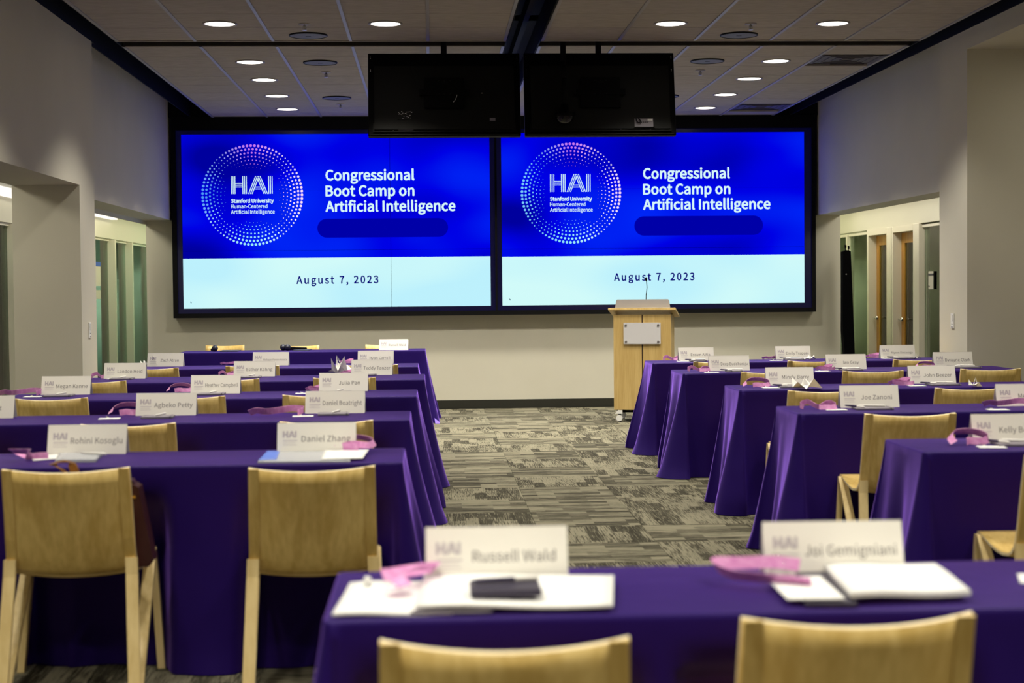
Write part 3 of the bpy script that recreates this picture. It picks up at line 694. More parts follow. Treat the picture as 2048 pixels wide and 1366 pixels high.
CHAIRS = (
    ('N', 'left', .128, 2.655, -2), ('N', 'right', .755, 2.79, 1),
    ('L1', 'middle', -1.243, 5.40, 2), ('L1', 'right', -.417, 5.33, 3),
    ('L2', 'left', -2.27, 7.2, 0), ('L2', 'middle', -1.378, 7.22, 2), ('L2', 'right', -.487, 7.22, 2),
    ('L3', 'left', -2.15, 9.05, 0), ('L3', 'middle', seat_x(448, 792), 9.05, 0), ('L3', 'right', -.64, 9.07, 1),
    ('L4', 'left', seat_x(255, 760), 10.75, 0), ('L4', 'middle', seat_x(521, 755), 10.8, 0), ('L4', 'right', -.584, 10.79, -1),
    ('L5', 'left', seat_x(357, 735), 12.5, 0), ('L5', 'middle', -1.412, 12.66, -1), ('L5', 'right', seat_x(690, 731, False), 12.6, 0),
    ('R1', 'left', 2.262, 5.36, -1), ('R2', 'left', 2.216, 7.2, -2),
    ('R3', 'left', 2.235, 8.9, 0), ('R3', 'middle', 3.10, 8.95, 0), ('R4', 'left', seat_x(1480, 743, False), 10.9, 0), ('R4', 'middle', 3.083, 10.87, -3), ('R4', 'right', 3.94, 10.94, -3),
    ('R5', 'left', seat_x(1387, 723, False), 12.5, 0), ('R5', 'middle', 3.045, 12.47, 0), ('R5', 'right', 3.90, 12.48, 0))
HEADCH = ((-2.267, 17.62), (-1.42, 17.27), (-.50, 17.30))
for nm, a in dict(
    near=(-.213, 2.30, 3.00, 3.535, 'purple cloth over the table nearest the camera, right of centre'),
    L1=(-2.56, -.105, 5.76, 6.30, 'purple cloth over the nearest table of the left block'),
    L2=(-2.57, -.105, 7.66, 8.22, 'purple cloth over the second nearest table of the left block'),
    L3=(-2.57, -.085, 9.34, 9.99, 'purple cloth over the third nearest table of the left block'),
    L4=(-2.55, -.045, 11.08, 11.82, 'purple cloth over the fourth table of the left block'),
    L5=(-2.55, -.105, 12.95, 13.59, 'purple cloth over the farthest classroom table of the left block'),
    head=(-2.60, -.057, 16.42, 16.98, 'purple cloth over the head table by the back wall'),
    R1=(1.842, 4.30, 5.85, 6.37, 'purple cloth over the nearest table of the right block'),
    R2=(1.80, 4.25, 7.70, 8.22, 'purple cloth over the second nearest table of the right block'),
    R3=(1.866, 4.32, 9.52, 10.03, 'purple cloth over the third nearest table of the right block'),
    R4=(1.825, 4.33, 11.42, 12.01, 'purple cloth over the fourth table of the right block'),
    R5=(1.833, 4.33, 13.05, 13.55, 'purple cloth over the farthest table of the right block, by the lectern')).items():
    key = {'near': 'N'}.get(nm, nm)
    dn = [(c[2], max(0, c[3]+.262+.235-a[2])+.01, 'f') for c in CHAIRS if c[0] == key and c[3]+.497 > a[2]]
    if nm == 'head': dn = [(c[0], a[3]-(c[1]-.262-.235)+.01, 'b') for c in HEADCH if c[1]-.497 < a[3]]
    tc_ = tablecloth(a[0], a[1], a[2], a[3], a[4], sum(map(ord, nm)), flare=(.06, .19) if nm[0] == 'L' or nm == 'head' else (.19, .06 if nm[0] == 'R' else .19), dents=dn)
    if nm == 'head': HEADCLOTH = tc_
bm = bmesh.new(); q_ = [at(x, y, Y=Y)-HEADCLOTH.location for x, y, Y in ((869, 836, 16.33), (880, 845, 16.30), (878, 850, 16.28), (871, 849, 16.29))]
f0 = [bm.verts.new(p) for p in q_]; f1 = [bm.verts.new(p+Vector((0, .004, 0))) for p in q_]; bm.faces.new(f0); bm.faces.new(f1[::-1])
for k in range(4): bm.faces.new((f0[k], f0[(k+1) % 4], f1[(k+1) % 4], f1[k]))
tag(fin('bright_corner', bm, mat('brightened cloth', (.22, .12, .85), .4), HEADCLOTH), 'light violet bright spot at the cloth corner')  # lighter patch colours in the bright spot on the cloth corner
# ------------------------------------------------------------ chairs
def chair_meshes():
    ms = {}
    def shell(prof, w0, w1, name, sag):
        bm = bmesh.new(); nu = 14; th = .011; F = []; Bk = []
        ln = len(prof)
        for k, (y, z) in enumerate(prof):
            a = prof[max(0, k-1)]; b = prof[min(ln-1, k+1)]; d = Vector((0, b[0]-a[0], b[1]-a[1])).normalized(); nn = Vector((0, d.z, -d.y))
            hw = w0+(w1-w0)*k/(ln-1); sg = sag(k/(ln-1)); r1 = []; r2 = []
            for i in range(nu+1):
                u_ = -1+2*i/nu; x = hw*u_
                p = Vector((x, y, z))+nn*(sg*(1-u_*u_))
                r1.append(bm.verts.new(p)); r2.append(bm.verts.new(p-nn*th))
            F.append(r1); Bk.append(r2)
        for k in range(ln-1):
            for i in range(nu):
                for G, fl in ((F, 0), (Bk, 1)):
                    q = (G[k][i], G[k][i+1], G[k+1][i+1], G[k+1][i]); f = bm.faces.new(q if fl else q[::-1]); f.smooth = True
            for i in (0, nu): bm.faces.new((F[k][i], F[k+1][i], Bk[k+1][i], Bk[k][i])).material_index = 1
        for k in (0, ln-1):
            for i in range(nu): bm.faces.new((F[k][i], F[k][i+1], Bk[k][i+1], Bk[k][i])).material_index = 1
        bmesh.ops.recalc_face_normals(bm, faces=bm.faces)
        me = D.meshes.new(name); bm.to_mesh(me); bm.free(); me.materials.append(M_ply); me.materials.append(M_plye); return me
    # profile from top of back down; y forward
    back = [(-.262, .785), (-.252, .74), (-.238, .68), (-.222, .61), (-.206, .54), (-.190, .48), (-.172, .445), (-.148, .424)]
    seat = [(-.148, .424), (-.12, .412), (-.06, .405), (.0, .407), (.07, .416), (.13, .428), (.19, .440), (.215, .440)]
    ms['backrest'] = shell(back, .211, .219, 'backrest', lambda t: .055*(1-.55*t))
    ms['seat'] = shell(seat, .219, .222, 'seat', lambda t: .025*(1-t))
    def board(pts, wx, th, name, inx=0, mt=None):
        # pts list of (x,y,z) centreline, board width along x, thickness across
        bm = bmesh.new(); rr = []
        for k, p in enumerate(pts):
            a = Vector(pts[max(0, k-1)]); b = Vector(pts[min(len(pts)-1, k+1)]); d = (b-a).normalized(); X = Vector((1, 0, 0)); nn = d.cross(X).normalized()
            rr.append([bm.verts.new(Vector(p)+X*wx/2*sx_+nn*th/2*sy_) for sx_, sy_ in ((-1, -1), (1, -1), (1, 1), (-1, 1))])
        for a, b in zip(rr, rr[1:]):
            for i in range(4): bm.faces.new((a[i], a[(i+1) % 4], b[(i+1) % 4], b[i]))
        bm.faces.new(rr[0]); bm.faces.new(rr[-1]); bmesh.ops.recalc_face_normals(bm, faces=bm.faces)
        me = D.meshes.new(name); bm.to_mesh(me); bm.free(); me.materials.append(mt or M_leg); return me
    for s, nm in ((-1, 'l'), (1, 'r')):
        ms['rear'+nm] = board([(s*.222, -.300, 0), (s*.205, -.205, .41), (s*.203, -.200, .47)], .040, .018, 'leg')
        ms['strip'+nm] = board([(s*.201, -.192, .45), (s*.199, -.201, .48), (s*.197, -.219, .54), (s*.195, -.2355, .61), (s*.194, -.252, .68), (s*.193, -.2665, .74), (s*.193, -.277, .784)], .034, .006, 'side_strip', mt=M_ply)
        ms['front'+nm] = board([(s*.252, .155, 0), (s*.222, .205, .40), (s*.218, .206, .441)], .026, .038, 'leg')
        ms['brace'+nm] = board([(s*.222, -.255, .012), (s*.216, .180, .438)], .040, .016, 'brace')
    return ms
CM = chair_meshes()
def chair(x, y, rz, label, group, name='chair'):
    t = thing('plywood_chair', label, 'chair', (x, y, 0), rz, group)
    link('backrest', CM['backrest'], None, t); link('seat', CM['seat'], None, t)
    for s in 'lr':
        for k, n_ in (('rear', 'leg'), ('front', 'leg'), ('brace', 'brace'), ('strip', 'side_strip')): link(n_, CM[k+s], None, t)
    return t
TN = {'N': 'table nearest the camera', 'L1': 'nearest left-block table', 'L2': 'second left-block table', 'L3': 'third left-block table', 'L4': 'fourth left-block table', 'L5': 'farthest left-block table',
      'R1': 'nearest right-block table', 'R2': 'second right-block table', 'R3': 'third right-block table', 'R4': 'fourth right-block table', 'R5': 'farthest right-block table'}
CG = 'plywood chairs pulled up to the purple tables'
for tn, seat_, x, ytop, rz in CHAIRS:
    extra = ''
    if tn == 'L1' and seat_ == 'middle': extra = ', maroon bag on it'
    chair(x, ytop+.262, R(rz), 'pale plywood chair at the %s seat of the %s%s' % (seat_, TN[tn], extra), CG)
for k, (x, y) in enumerate(HEADCH):
    chair(x, y-.262, math.pi, 'pale chair facing the room behind the head table, %s of three' % ('left', 'middle', 'right')[k], 'chairs behind the head table')
# ------------------------------------------------------------ name cards
HAI_ME = None
def card(px0, py0, px1, py1, txt, label, wd=None, Z=TZ, tx=None):
    p = at(px0, py0, Z=Z); q = at(px1, py1, Z=Z); W = .305
    mid = (p+q)/2 if wd is None else p+Vector((W/2, 0, 0)); rz = math.atan2(q.y-p.y, q.x-p.x)*.35 if wd is None else 0
    t = thing('name_card', label, 'name card', (mid.x, mid.y, Z+.001), rz, 'white tent name cards')
    H = .113; dp = .033; h = W/2
    bm = bmesh.new(); ang = math.atan2(dp, H)
    for s in (-1, 1):
        a = [(-h, s*dp, 0), (h, s*dp, 0), (h, 0, H), (-h, 0, H)]; nrm = Vector((0, s*math.cos(ang), math.sin(ang)))*.0009
        vs = [bm.verts.new(Vector(v)) for v in a]+[bm.verts.new(Vector(v)-nrm) for v in a]
        for f in ((0, 1, 2, 3), (7, 6, 5, 4), (0, 4, 5, 1), (1, 5, 6, 2), (2, 6, 7, 3), (3, 7, 4, 0)): bm.faces.new([vs[i] for i in f])
    fin('card', bm, M_card, t)
    Mx = Matrix.Translation((0, -dp, 0)) @ Matrix.Rotation(math.atan2(H, dp), 4, 'X')
    hh = math.hypot(H, dp)
    bm = bmesh.new(); hai(bm, -h+.022, hh*.50, .052, .026, .0024)
    me = D.meshes.new('logo'); bm.to_mesh(me); bm.free(); me.transform(Mx); o = link('logo', me, M_logoink, t); o.location = (0, -.0006, .0002)
    bm = bmesh.new()
    for k, (wl_, wt) in enumerate(((.056, .0028), (.050, .0016), (.054, .0016))): strokes(bm, [(-h+.022, hh*.40-k*.0085, -h+.022+wl_, hh*.40-k*.0085)], wt)
    me = D.meshes.new('logo_lines'); bm.to_mesh(me); bm.free(); me.transform(Mx); o = link('logo_lines', me, M_logoink, t); o.location = (0, -.0006, .0002)
    small = len(txt) > 17 or txt.startswith('Aly')
    me = text_mesh(txt,   .024 if small else .032, align='CENTER', res=2)
    xs = [v.co.x for v in me.vertices]; wdt = (max(xs)-min(xs))*1.0
    fit(me, width=min(wdt, .20), cx=.037, base=hh*.36); me.transform(Mx)
    o = link('lettering', me, M_ink, t); o.location = (0, -.0006, .0002)
    return t
cards = [
 ((850, 1160), (1137, 1156), 'Russell Wald', 'N', 'left'), ((1525, 1147), (1802, 1145), 'Joi Gemigniani', 'N', 'right'),
 ((98, 908), (256, 907), 'Rohini Kosoglu', 'L1', 'middle'), ((557, 904), (712, 903), 'Daniel Zhang', 'L1', 'right'),
 ((-88, 836.5), (28, 836), 'Schultz', 'L2', 'left'), ((276, 831), (392, 830), 'Agbeko Petty', 'L2', 'middle'), ((613, 826), (730, 826), 'Daniel Boatright', 'L2', 'right'),
 ((85, 789), (183, 789), 'Megan Kanne', 'L3', 'left'), ((384, 787), (481, 787), 'Heather Campbell', 'L3', 'middle'), ((640, 782), (736, 782), 'Julia Pan', 'L3', 'right'),
 ((211, 757), (292, 757), 'Landon Heid', 'L4', 'left'), ((470, 753), (550, 753), 'Esther Kahng', 'L4', 'middle'), ((704, 750), (785, 750), 'Teddy Tanzer', 'L4', 'right'),
 ((296, 733), (368, 733), 'Zach Atran', 'L5', 'left'), ((507, 731), (578, 731), 'Mehgan Perez-Acosta', 'L5', 'middle'), ((717, 728), (787, 728), 'Ryan Carroll', 'L5', 'right'),
 ((760, 700), (816, 700), 'Russell Wald', 'head', 'right'),
 ((1357, 722), (1426, 721), 'Essam Attia', 'R5', 'left'), ((1551, 719), (1619, 718), 'Emily Trapani', 'R5', 'middle'), ((1760, 717), (1828, 716), 'Alyson Sincavage', 'R5', 'right'),
 ((1418, 742), (1497, 741), 'Deep Buddharaju', 'R4', 'left'), ((1652, 739), (1730, 738), 'Ian Gray', 'R4', 'middle'), ((1866, 734), (1943, 733), 'Dwayne Clark', 'R4', 'right'),
 ((1532, 770.5), (1625, 770), 'Mindy Barry', 'R3', 'left'), ((1816, 767), (1908, 766), 'John Beezer', 'R3', 'middle'),
 ((1681, 815), (1793, 814), 'Joe Zanoni', 'R2', 'left'), ((1990, 812), (2107, 811), 'Melody Ha', 'R2', 'middle'),
 ((1938, 886), (2096, 884), 'Kelly Boyer', 'R1', 'left')]
for a, b, txt, tn, st in cards:
    if tn == 'head': lab = 'small white tent name card standing on the far head table'
    else: lab = 'white tent name card at the %s seat of the %s' % (st, TN[tn])
    card(*a, *b, txt, lab)
# ------------------------------------------------------------ lanyards, notebooks, pens, tissues
def ribbon(pts, wdt, tw0=0, tw1=0, th=.0012, sub=6):
    P = [Vector(p) for p in pts]; Q = []
    for i in range(len(P)-1):
        a = P[max(0, i-1)]; b = P[i]; c = P[i+1]; d = P[min(len(P)-1, i+2)]
        for k in range(sub):
            t = k/sub; Q.append(.5*((2*b)+(c-a)*t+(2*a-5*b+4*c-d)*t*t+(3*b-a-3*c+d)*t**3))
    Q.append(P[-1]); bm = bmesh.new(); prev = None; n = len(Q)
    for i, q in enumerate(Q):
        d = (Q[min(n-1, i+1)]-Q[max(0, i-1)]).normalized(); s = d.cross(Vector((0, 0, 1)))
        if s.length < .05: s = Vector((1, 0, 0))
        s.normalize(); nn = s.cross(d).normalized(); a = tw0+(tw1-tw0)*i/(n-1)
        wv = s*math.cos(a)+nn*math.sin(a); tv = d.cross(wv).normalized()*th/2
        lo = abs(wv.z)*wdt/2; q = Vector((q.x, q.y, max(q.z, lo+.001)))
        v = [bm.verts.new(q+wv*wdt/2*sx_+tv*sy_) for sx_, sy_ in ((-1, -1), (1, -1), (1, 1), (-1, 1))]
        if prev:
            for k in range(4): bm.faces.new((prev[k], prev[(k+1) % 4], v[(k+1) % 4], v[k]))
        else: bm.faces.new(v)
        prev = v
    bm.faces.new(prev[::-1]); bmesh.ops.recalc_face_normals(bm, faces=bm.faces)
    me = D.meshes.new('strap'); bm.to_mesh(me); bm.free()
    me.materials.append(M_pink); return me
# strap variants, about .14 m wide, local origin at centre on the table
V = [ribbon([(-.07, .0, .01), (-.085, .03, .02), (-.05, .045, .034), (-.02, .02, .02), (.0, -.02, .014), (.03, .02, .026), (.06, .035, .03), (.085, .0, .018), (.06, -.03, .012), (.0, -.03, .012)], .025, 1.5, 1.2),
     ribbon([(-.08, -.03, .012), (-.07, .0, .03), (-.03, .02, .044), (.02, .0, .046), (.06, -.02, .036), (.07, -.04, .02), (.03, -.05, .012), (-.01, -.03, .016), (-.04, -.05, .012)], .026, .6, 1.5),
     ribbon([(-.10, .0, .012), (-.07, -.02, .022), (-.04, .0, .016), (-.01, -.02, .020), (.02, .01, .022), (.06, .02, .026), (.10, .01, .022), (.08, -.02, .012)], .024, 1.0, 1.7),
     ribbon([(-.08, .01, .012), (-.04, -.02, .030), (.02, -.01, .018), (.06, .02, .034), (.03, .04, .038), (-.03, .03, .02), (-.06, -.01, .024), (-.02, -.045, .014), (.05, -.035, .016), (.08, 0, .02)], .023, 1.2, 1.6)]
bm = bmesh.new(); box(bm, -.052, .052, -.038, .038, 0, .0016); bmesh.ops.recalc_face_normals(bm, faces=bm.faces); ME_badge = D.meshes.new('badge'); bm.to_mesh(ME_badge); bm.free(); ME_badge.materials.append(M_paper)
bm = bmesh.new(); box(bm, -.006, .006, -.012, .012, 0, .006, .001); cyl(bm, (0, .012, .003), (0, .02, .003), .004, n=8); ME_clip = D.meshes.new('clip'); bm.to_mesh(ME_clip); bm.free(); ME_clip.materials.append(M_chrome)
bm = bmesh.new(); box(bm, -.10, .10, -.07, .07, .0, .010, .002); bmesh.ops.recalc_face_normals(bm, faces=bm.faces); ME_note = D.meshes.new('cover'); bm.to_mesh(ME_note); bm.free(); ME_note.materials.append(M_grey)
bm = bmesh.new(); box(bm, -.0985, .0995, -.0685, .0685, .0015, .0085); bmesh.ops.recalc_face_normals(bm, faces=bm.faces); 
ME_band = None
bm = bmesh.new(); box(bm, .082, .087, -.0712, .0712, -.0002, .0112); ME_band = D.meshes.new('elastic_band'); bm.to_mesh(ME_band); bm.free(); ME_band.materials.append(M_greyd)
def penmesh(m, m2):
    b = bmesh.new(); Mx = Matrix.Rotation(R(90), 4, 'Y'); lathe(b, [(0, -.072), (.0015, -.072), (.0045, -.058), (.005, .02)], 12, Mx, 0); lathe(b, [(.0052, .02), (.0052, .066), (.003, .072), (0, .072)], 12, Mx, 1)
    me = D.meshes.new('barrel'); b.to_mesh(me); b.free(); me.materials.append(m); me.materials.append(m2); return me
ME_penw = penmesh(M_penw, M_penw); ME_pend = penmesh(M_pend, M_penw)
bm = bmesh.new(); box(bm, .03, .066, .0048, .0062, -.0015, .0015); ME_pclip = D.meshes.new('pen_clip'); bm.to_mesh(ME_pclip); bm.free(); ME_pclip.materials.append(M_chrome)
def lanyard(px, py, v, rz, badge=None, lab='', sc=1.0):
    p = at(px, py, Z=TZ); t = thing('lanyard', lab, 'lanyard', (p.x, p.y, TZ+.001), 0, 'pink lanyards on the tables')
    o = link('strap', V[v], None, t, (0, 0, .0), (0, 0, R(rz))); o.scale = (sc, sc, sc)
    if badge:
        q = at(badge[0], badge[1], Z=TZ); d = q-p
        link('badge', ME_badge, None, t, (d.x, d.y, .0003), (0, 0, R(badge[2]))); link('clip', ME_clip, None, t, (d.x-.02, d.y+.045, .001), (0, 0, R(badge[2]+20)))
def notebook(px, py, rz, lab, sc=1.0, m=None):
    p = at(px, py, Z=TZ); t = thing('notebook', lab, 'notebook', (p.x, p.y, TZ+.001), R(rz), 'grey notebooks on the tables')
    o = link('cover', ME_note if m is None else m, None, t); o.scale = (sc, sc, 1); link('elastic_band', ME_band, None, t).scale = (sc, sc, 1)
def pen(px, py, rz, dark, lab, z=.0165, Zt=None):
    p = at(px, py, Z=TZ); t = thing('pen', lab, 'pen', (p.x, p.y, TZ+z), R(rz), 'pens on the tables')
    link('barrel', ME_pend if dark else ME_penw, None, t); link('pen_clip', ME_pclip, None, t)
def tissue(px, py, w_, h_, lab, seed):
    r = random.Random(seed); p = at(px, py, Z=TZ); bm = bmesh.new(); n = 11; c = bm.verts.new((0, 0, .004)); R1 = []; R2 = []
    for k in range(n):
        a = 2*math.pi*k/n; rr = w_*.5*(.55+.25*r.random()); R1.append(bm.verts.new((rr*.6*math.cos(a), rr*.5*math.sin(a), h_*(.05+.35*r.random()))))
        R2.append(bm.verts.new((w_*.5*(.75+.4*r.random())*math.cos(a), w_*.32*math.sin(a), h_*(.0+1.0*(r.random() if k % 2 else .25*r.random()))+.001)))
    for k in range(n):
        j = (k+1) % n; bm.faces.new((c, R1[k], R1[j])); bm.faces.new((R1[k], R2[k], R2[j])); bm.faces.new((R1[k], R2[j], R1[j]))
    top = bm.verts.new((r.uniform(-.2, .2)*w_, 0, h_)); 
    for k in range(0, n, 3): bm.faces.new((R1[k], R1[(k+1) % n], top))
    o = fin('tissue', bm, M_tissue, None, (p.x, p.y, TZ+.001)); tag(o, lab, 'tissue', 'crumpled white tissues')
def SL(tn, st): return '%s seat of the %s' % (st, TN[tn])
for px, py, v, rz, bd, tn, st, sc in (
    (258, 830, 1, 10, (219, 838, 5), 'L2', 'middle', 1.15), (553, 832, 2, 0, (606, 833, 3), 'L2', 'right', 1.35),
    (40, 792, 2, 5, (66, 794, 0), 'L3', 'left', 1.25), (362, 784, 1, 10, None, 'L3', 'middle', 1.0), (632, 782, 3, 0, (608, 787.5, 5), 'L3', 'right', .8),
    (204, 757, 0, 0, (228, 758.5, 0), 'L4', 'left', .95), (455, 751.5, 0, 0, None, 'L4', 'middle', .8), (697, 750, 3, 20, None, 'L4', 'right', .8), (695, 727, 3, 0, None, 'L5', 'right', .8), (460, 730, 2, 0, None, 'L5', 'middle', .8),
    (1346, 721, 0, 0, (1366, 723, 0), 'R5', 'left', .95), (1545, 719, 2, 0, (1552, 721.5, 0), 'R5', 'middle', .9), (1749, 716, 3, 0, (1776, 717.5, 0), 'R5', 'right', .9),
    (1398, 743, 0, 0, (1423, 745.5, 0), 'R4', 'left', .95), (1651, 741, 3, 0, (1645, 743, 0), 'R4', 'middle', .9), (1850, 736, 1, 0, None, 'R4', 'right', .9),
    (1512, 774, 1, 10, (1541, 776, 0), 'R3', 'left', 1.05), (1803, 771, 3, 0, (1833, 772, 0), 'R3', 'middle', 1.0),
    (1637, 819, 0, -8, (1672, 820, -4), 'R2', 'left', 1.05), (2012, 814, 2, -12, (1995, 820, -4), 'R2', 'middle', 1.15),
    (1930, 889, 1, 25, (1983, 895, -6), 'R1', 'left', 1.1)):
    lanyard(px, py, v, rz, bd, 'pink ribbon lanyard%s at the %s' % (' with white badge' if bd else '', SL(tn, st)), sc)
for px, py, rz, tn, st, dark, sc in (
    (316, 836, 2, 'L2', 'middle', 0, .78), (667, 830, 3, 'L2', 'right', 0, .78), (118, 793, 0, 'L3', 'left', 0, .85), (423, 789.5, 0, 'L3', 'middle', 0, .8), (676, 786, 0, 'L3', 'right', 0, .8),
    (244, 759, 0, 'L4', 'left', 0, .8), (500, 755.5, 0, 'L4', 'middle', 0, .8), (732, 751, 0, 'L4', 'right', 0, .8),
    (1396, 723, 0, 'R5', 'left', 1, .7), (1588, 720, 0, 'R5', 'middle', 1, .8), (1806, 717.5, 0, 'R5', 'right', 1, .95),
    (1468, 744, 0, 'R4', 'left', 1, .6), (1702, 741, 0, 'R4', 'middle', 1, .8), (1932, 736, 0, 'R4', 'right', 1, 1.0),
    (1585, 775, 0, 'R3', 'left', 1, .8), (1886, 770.5, 0, 'R3', 'middle', 1, .95), (1745, 818.5, -4, 'R2', 'left', 1, .95), (2040, 890, -5, 'R1', 'left', 1, 1.0)):
    notebook(px, py, rz, 'grey notebook lying at the %s' % SL(tn, st), sc)
    k = 3171*.1*sc/at(px, py, Z=TZ).y
    if dark:
        pen(px-k*.95, py, -62, True, 'dark pen beside the notebook at the %s' % SL(tn, st), .006+.010)
        pen(px-k*.05, py-1, -32, False, 'white pen on the notebook at the %s' % SL(tn, st))
    else: pen(px+k*.15, py-1, 78, False, 'white pen on the notebook at the %s' % SL(tn, st))
for px, py, w_, h_, lab, sd in ((317, 733, .12, .10, 'crumpled white tissue in front of the farthest left name card', 3), (289, 731.5, .07, .05, 'small folded white tissue left of the farthest left name card', 4),
    (680, 748, .17, .14, 'large crumpled clear and white wrapper at the fourth left-block table', 5), (1620, 720, .10, .055, 'crumpled white tissue by the middle card of the farthest right table', 6),
    (1834, 718, .06, .05, 'small peaked white tissue at the right end of the farthest right table', 7), (1612, 778, .20, .07, 'spread white tissue at the left seat of the third right-block table', 8),
    (1950, 774, .085, .06, 'crumpled white tissue at the middle seat of the third right-block table', 9)): tissue(px, py, w_, h_, lab, sd)
def sheet(name, quad, z0, th, m, lab, cat, wob=.0, parent=None):
    P = [at(a, b, Z=TZ) for a, b in quad]; n = 8; c = sum(P, Vector())/4; G = []
    bm = bmesh.new()
    for lay in (0, 1):
        g = []
        for i in range(n+1):
            row = []
            for j in range(n+1):
                u_, v_ = i/n, j/n; p = (P[0]*(1-u_)+P[1]*u_)*(1-v_)+(P[3]*(1-u_)+P[2]*u_)*v_
                z = wob*(math.sin(u_*7)+math.cos(v_*5+u_*3)+1.7)*.5+th*lay; row.append(bm.verts.new((p.x-c.x, p.y-c.y, z)))
            g.append(row)
        G.append(g)
        for i in range(n):
            for j in range(n): bm.faces.new((g[i][j], g[i+1][j], g[i+1][j+1], g[i][j+1])).smooth = True
    for i in range(n):
        for a, b in (((i, 0), (i+1, 0)), ((i, n), (i+1, n)), ((0, i), (0, i+1)), ((n, i), (n, i+1))):
            bm.faces.new((G[0][a[0]][a[1]], G[0][b[0]][b[1]], G[1][b[0]][b[1]], G[1][a[0]][a[1]]))
    if parent: return fin(name, bm, m, parent, (c.x-parent.location.x, c.y-parent.location.y, z0))
    o = fin(name, bm, m, None, (c.x, c.y, TZ+z0)); return tag(o, lab, cat)
# nearest table, left seat
sheet('paper_sheet', [(664, 1237), (905, 1232), (915, 1166), (700, 1172)], .001, .004, M_paper, 'white papers at the left corner of the nearest table', 'paper', .003)
sheet('paper_sheet', [(830, 1231), (1226, 1226), (1228, 1166), (850, 1160)], .009, .004, M_paper, 'wide white opened paper under the dark notebook on the nearest table', 'paper', .004)
sheet('brochure', [(820, 1234), (985, 1231), (960, 1212), (850, 1216)], .0055, .002, M_grey, 'grey printed page edge peeking out under the white papers', 'paper', .001)
t = thing('notebook', 'dark grey notebook lying on the white papers of the nearest table', 'notebook', at(1010, 1186, Z=TZ+.02)); t.location.z = TZ+.0225
bm = bmesh.new(); box(bm, -.070, .070, -.052, .052, 0, .014, .002); fin('cover', bm, M_greyd, t); bm = bmesh.new(); box(bm, -.067, .0705, -.051, .051, .003, .011); fin('pages', bm, M_grey, t)
t = thing('pen', 'dark pen lying across the dark notebook on the nearest table', 'pen', at(1010, 1166, Z=TZ+.035), R(12)); t.location.z = TZ+.0425; link('barrel', ME_pend, None, t); link('pen_clip', ME_pclip, None, t)
def lan_big(pts, w_, tw0, tw1, p, lab, bd=None, z=0, clip=None):
    p = at(*p, Z=TZ); t = thing('lanyard', lab, 'lanyard', (p.x, p.y, TZ+z), 0, 'pink lanyards on the tables')
    link('strap', ribbon(pts, w_, tw0, tw1), None, t)
    if bd: sheet('badge', bd, .001, .0015, M_paper, None, None, .0, t)
    if clip:
        q = at(*clip, Z=TZ)-p; o = link('clip', ME_clip, None, t, (q.x, q.y, .02), (.3, .4, .5)); o.scale = (1.5, 1.5, 1.5)
lan_big([(-.05, -.095, .006), (-.01, -.10, .012), (-.03, -.06, .022), (.0, -.02, .030), (.01, .02, .026), (.05, .05, .022), (.04, .07, .018), (-.02, .045, .014), (-.06, .02, .010)], .028, .2, 1.0, (822, 1180), 'pink lanyard lying over the white papers at the left seat of the nearest table', z=.016)
lan_big([(.10, .03, .02), (.05, .05, .024), (-.02, .06, .022), (-.075, .05, .024), (-.08, .01, .020), (-.05, -.03, .012), (.0, -.065, .010), (.05, -.09, .012), (.09, -.115, .010)], .028, 1.2, .8, (1512, 1168), 'pink lanyard with white badge at the right seat of the nearest table', [(1575, 1214), (1692, 1213), (1640, 1166), (1530, 1168)], .013, (1562, 1156))
bm = bmesh.new(); box(bm, -.075, .075, -.075, .075, 0, .006, .001)
sheet('folder', [(1610, 1217), (1715, 1217), (1680, 1151), (1590, 1153)], .004, .006, M_greyd, 'dark folder edge under the booklet on the nearest table', 'folder')
sheet('booklet', [(1702, 1212), (1942, 1205), (1870, 1149), (1648, 1149)], .012, .010, M_paper, 'open white booklet at the right seat of the nearest table', 'booklet', .003)
sheet('paper_sheet', [(2040, 1168), (2140, 1168), (2120, 1148), (2034, 1150)], .001, .002, M_paper, 'white paper corner at the right edge of the picture on the nearest table', 'paper')
bm = bmesh.new(); lathe(bm, [(0, 0), (.008, 0), (.009, .012), (.006, .018), (0, .019)], 14); p = at(735, 1172, Z=TZ+.01); tag(fin('bottle_cap', bm, M_white, None, (p.x, p.y, TZ+.0115)), 'small white cap on the papers at the left of the nearest table', 'cap')
# nearest left-block table items
lan_big([(.02, .05, .004), (-.025, .02, .028), (-.03, -.02, .038), (.005, -.045, .040), (.035, -.03, .036), (.02, .02, .018), (.05, .045, .006), (.09, .045, .004)], .028, .5, 1.2, (42, 922), 'pink lanyard with a white badge at the middle seat of the nearest left-block table', [(66, 923), (132, 917), (150, 908), (62, 913)], .001)
def notebook_q(quad, lab, m, z=.001, th=.010, cat='notebook'): return sheet('notebook', quad, z, th, m, lab, cat)
notebook_q([(110, 926), (192, 925), (208, 910), (118, 911)], 'pale grey notebook at the middle seat of the nearest left-block table', M_poly)
pen(186, 915, -35, False, 'white pen on the notebook at the middle seat of the nearest left-block table')
t = thing('document_folder', 'clear document folder with a blue corner at the right seat of nearest left table', 'folder', at(625, 916, Z=TZ)); t.location.z = TZ+.001
sheet('cover', [(515, 927), (700, 925), (712, 905), (535, 905)], 0, .005, M_poly, None, None, .0, t)
sheet('blue_label', [(517, 924), (553, 922), (560, 905), (535, 905)], .0055, .001, M_blue, None, None, .0, t)['label'] = 'bright blue corner print'
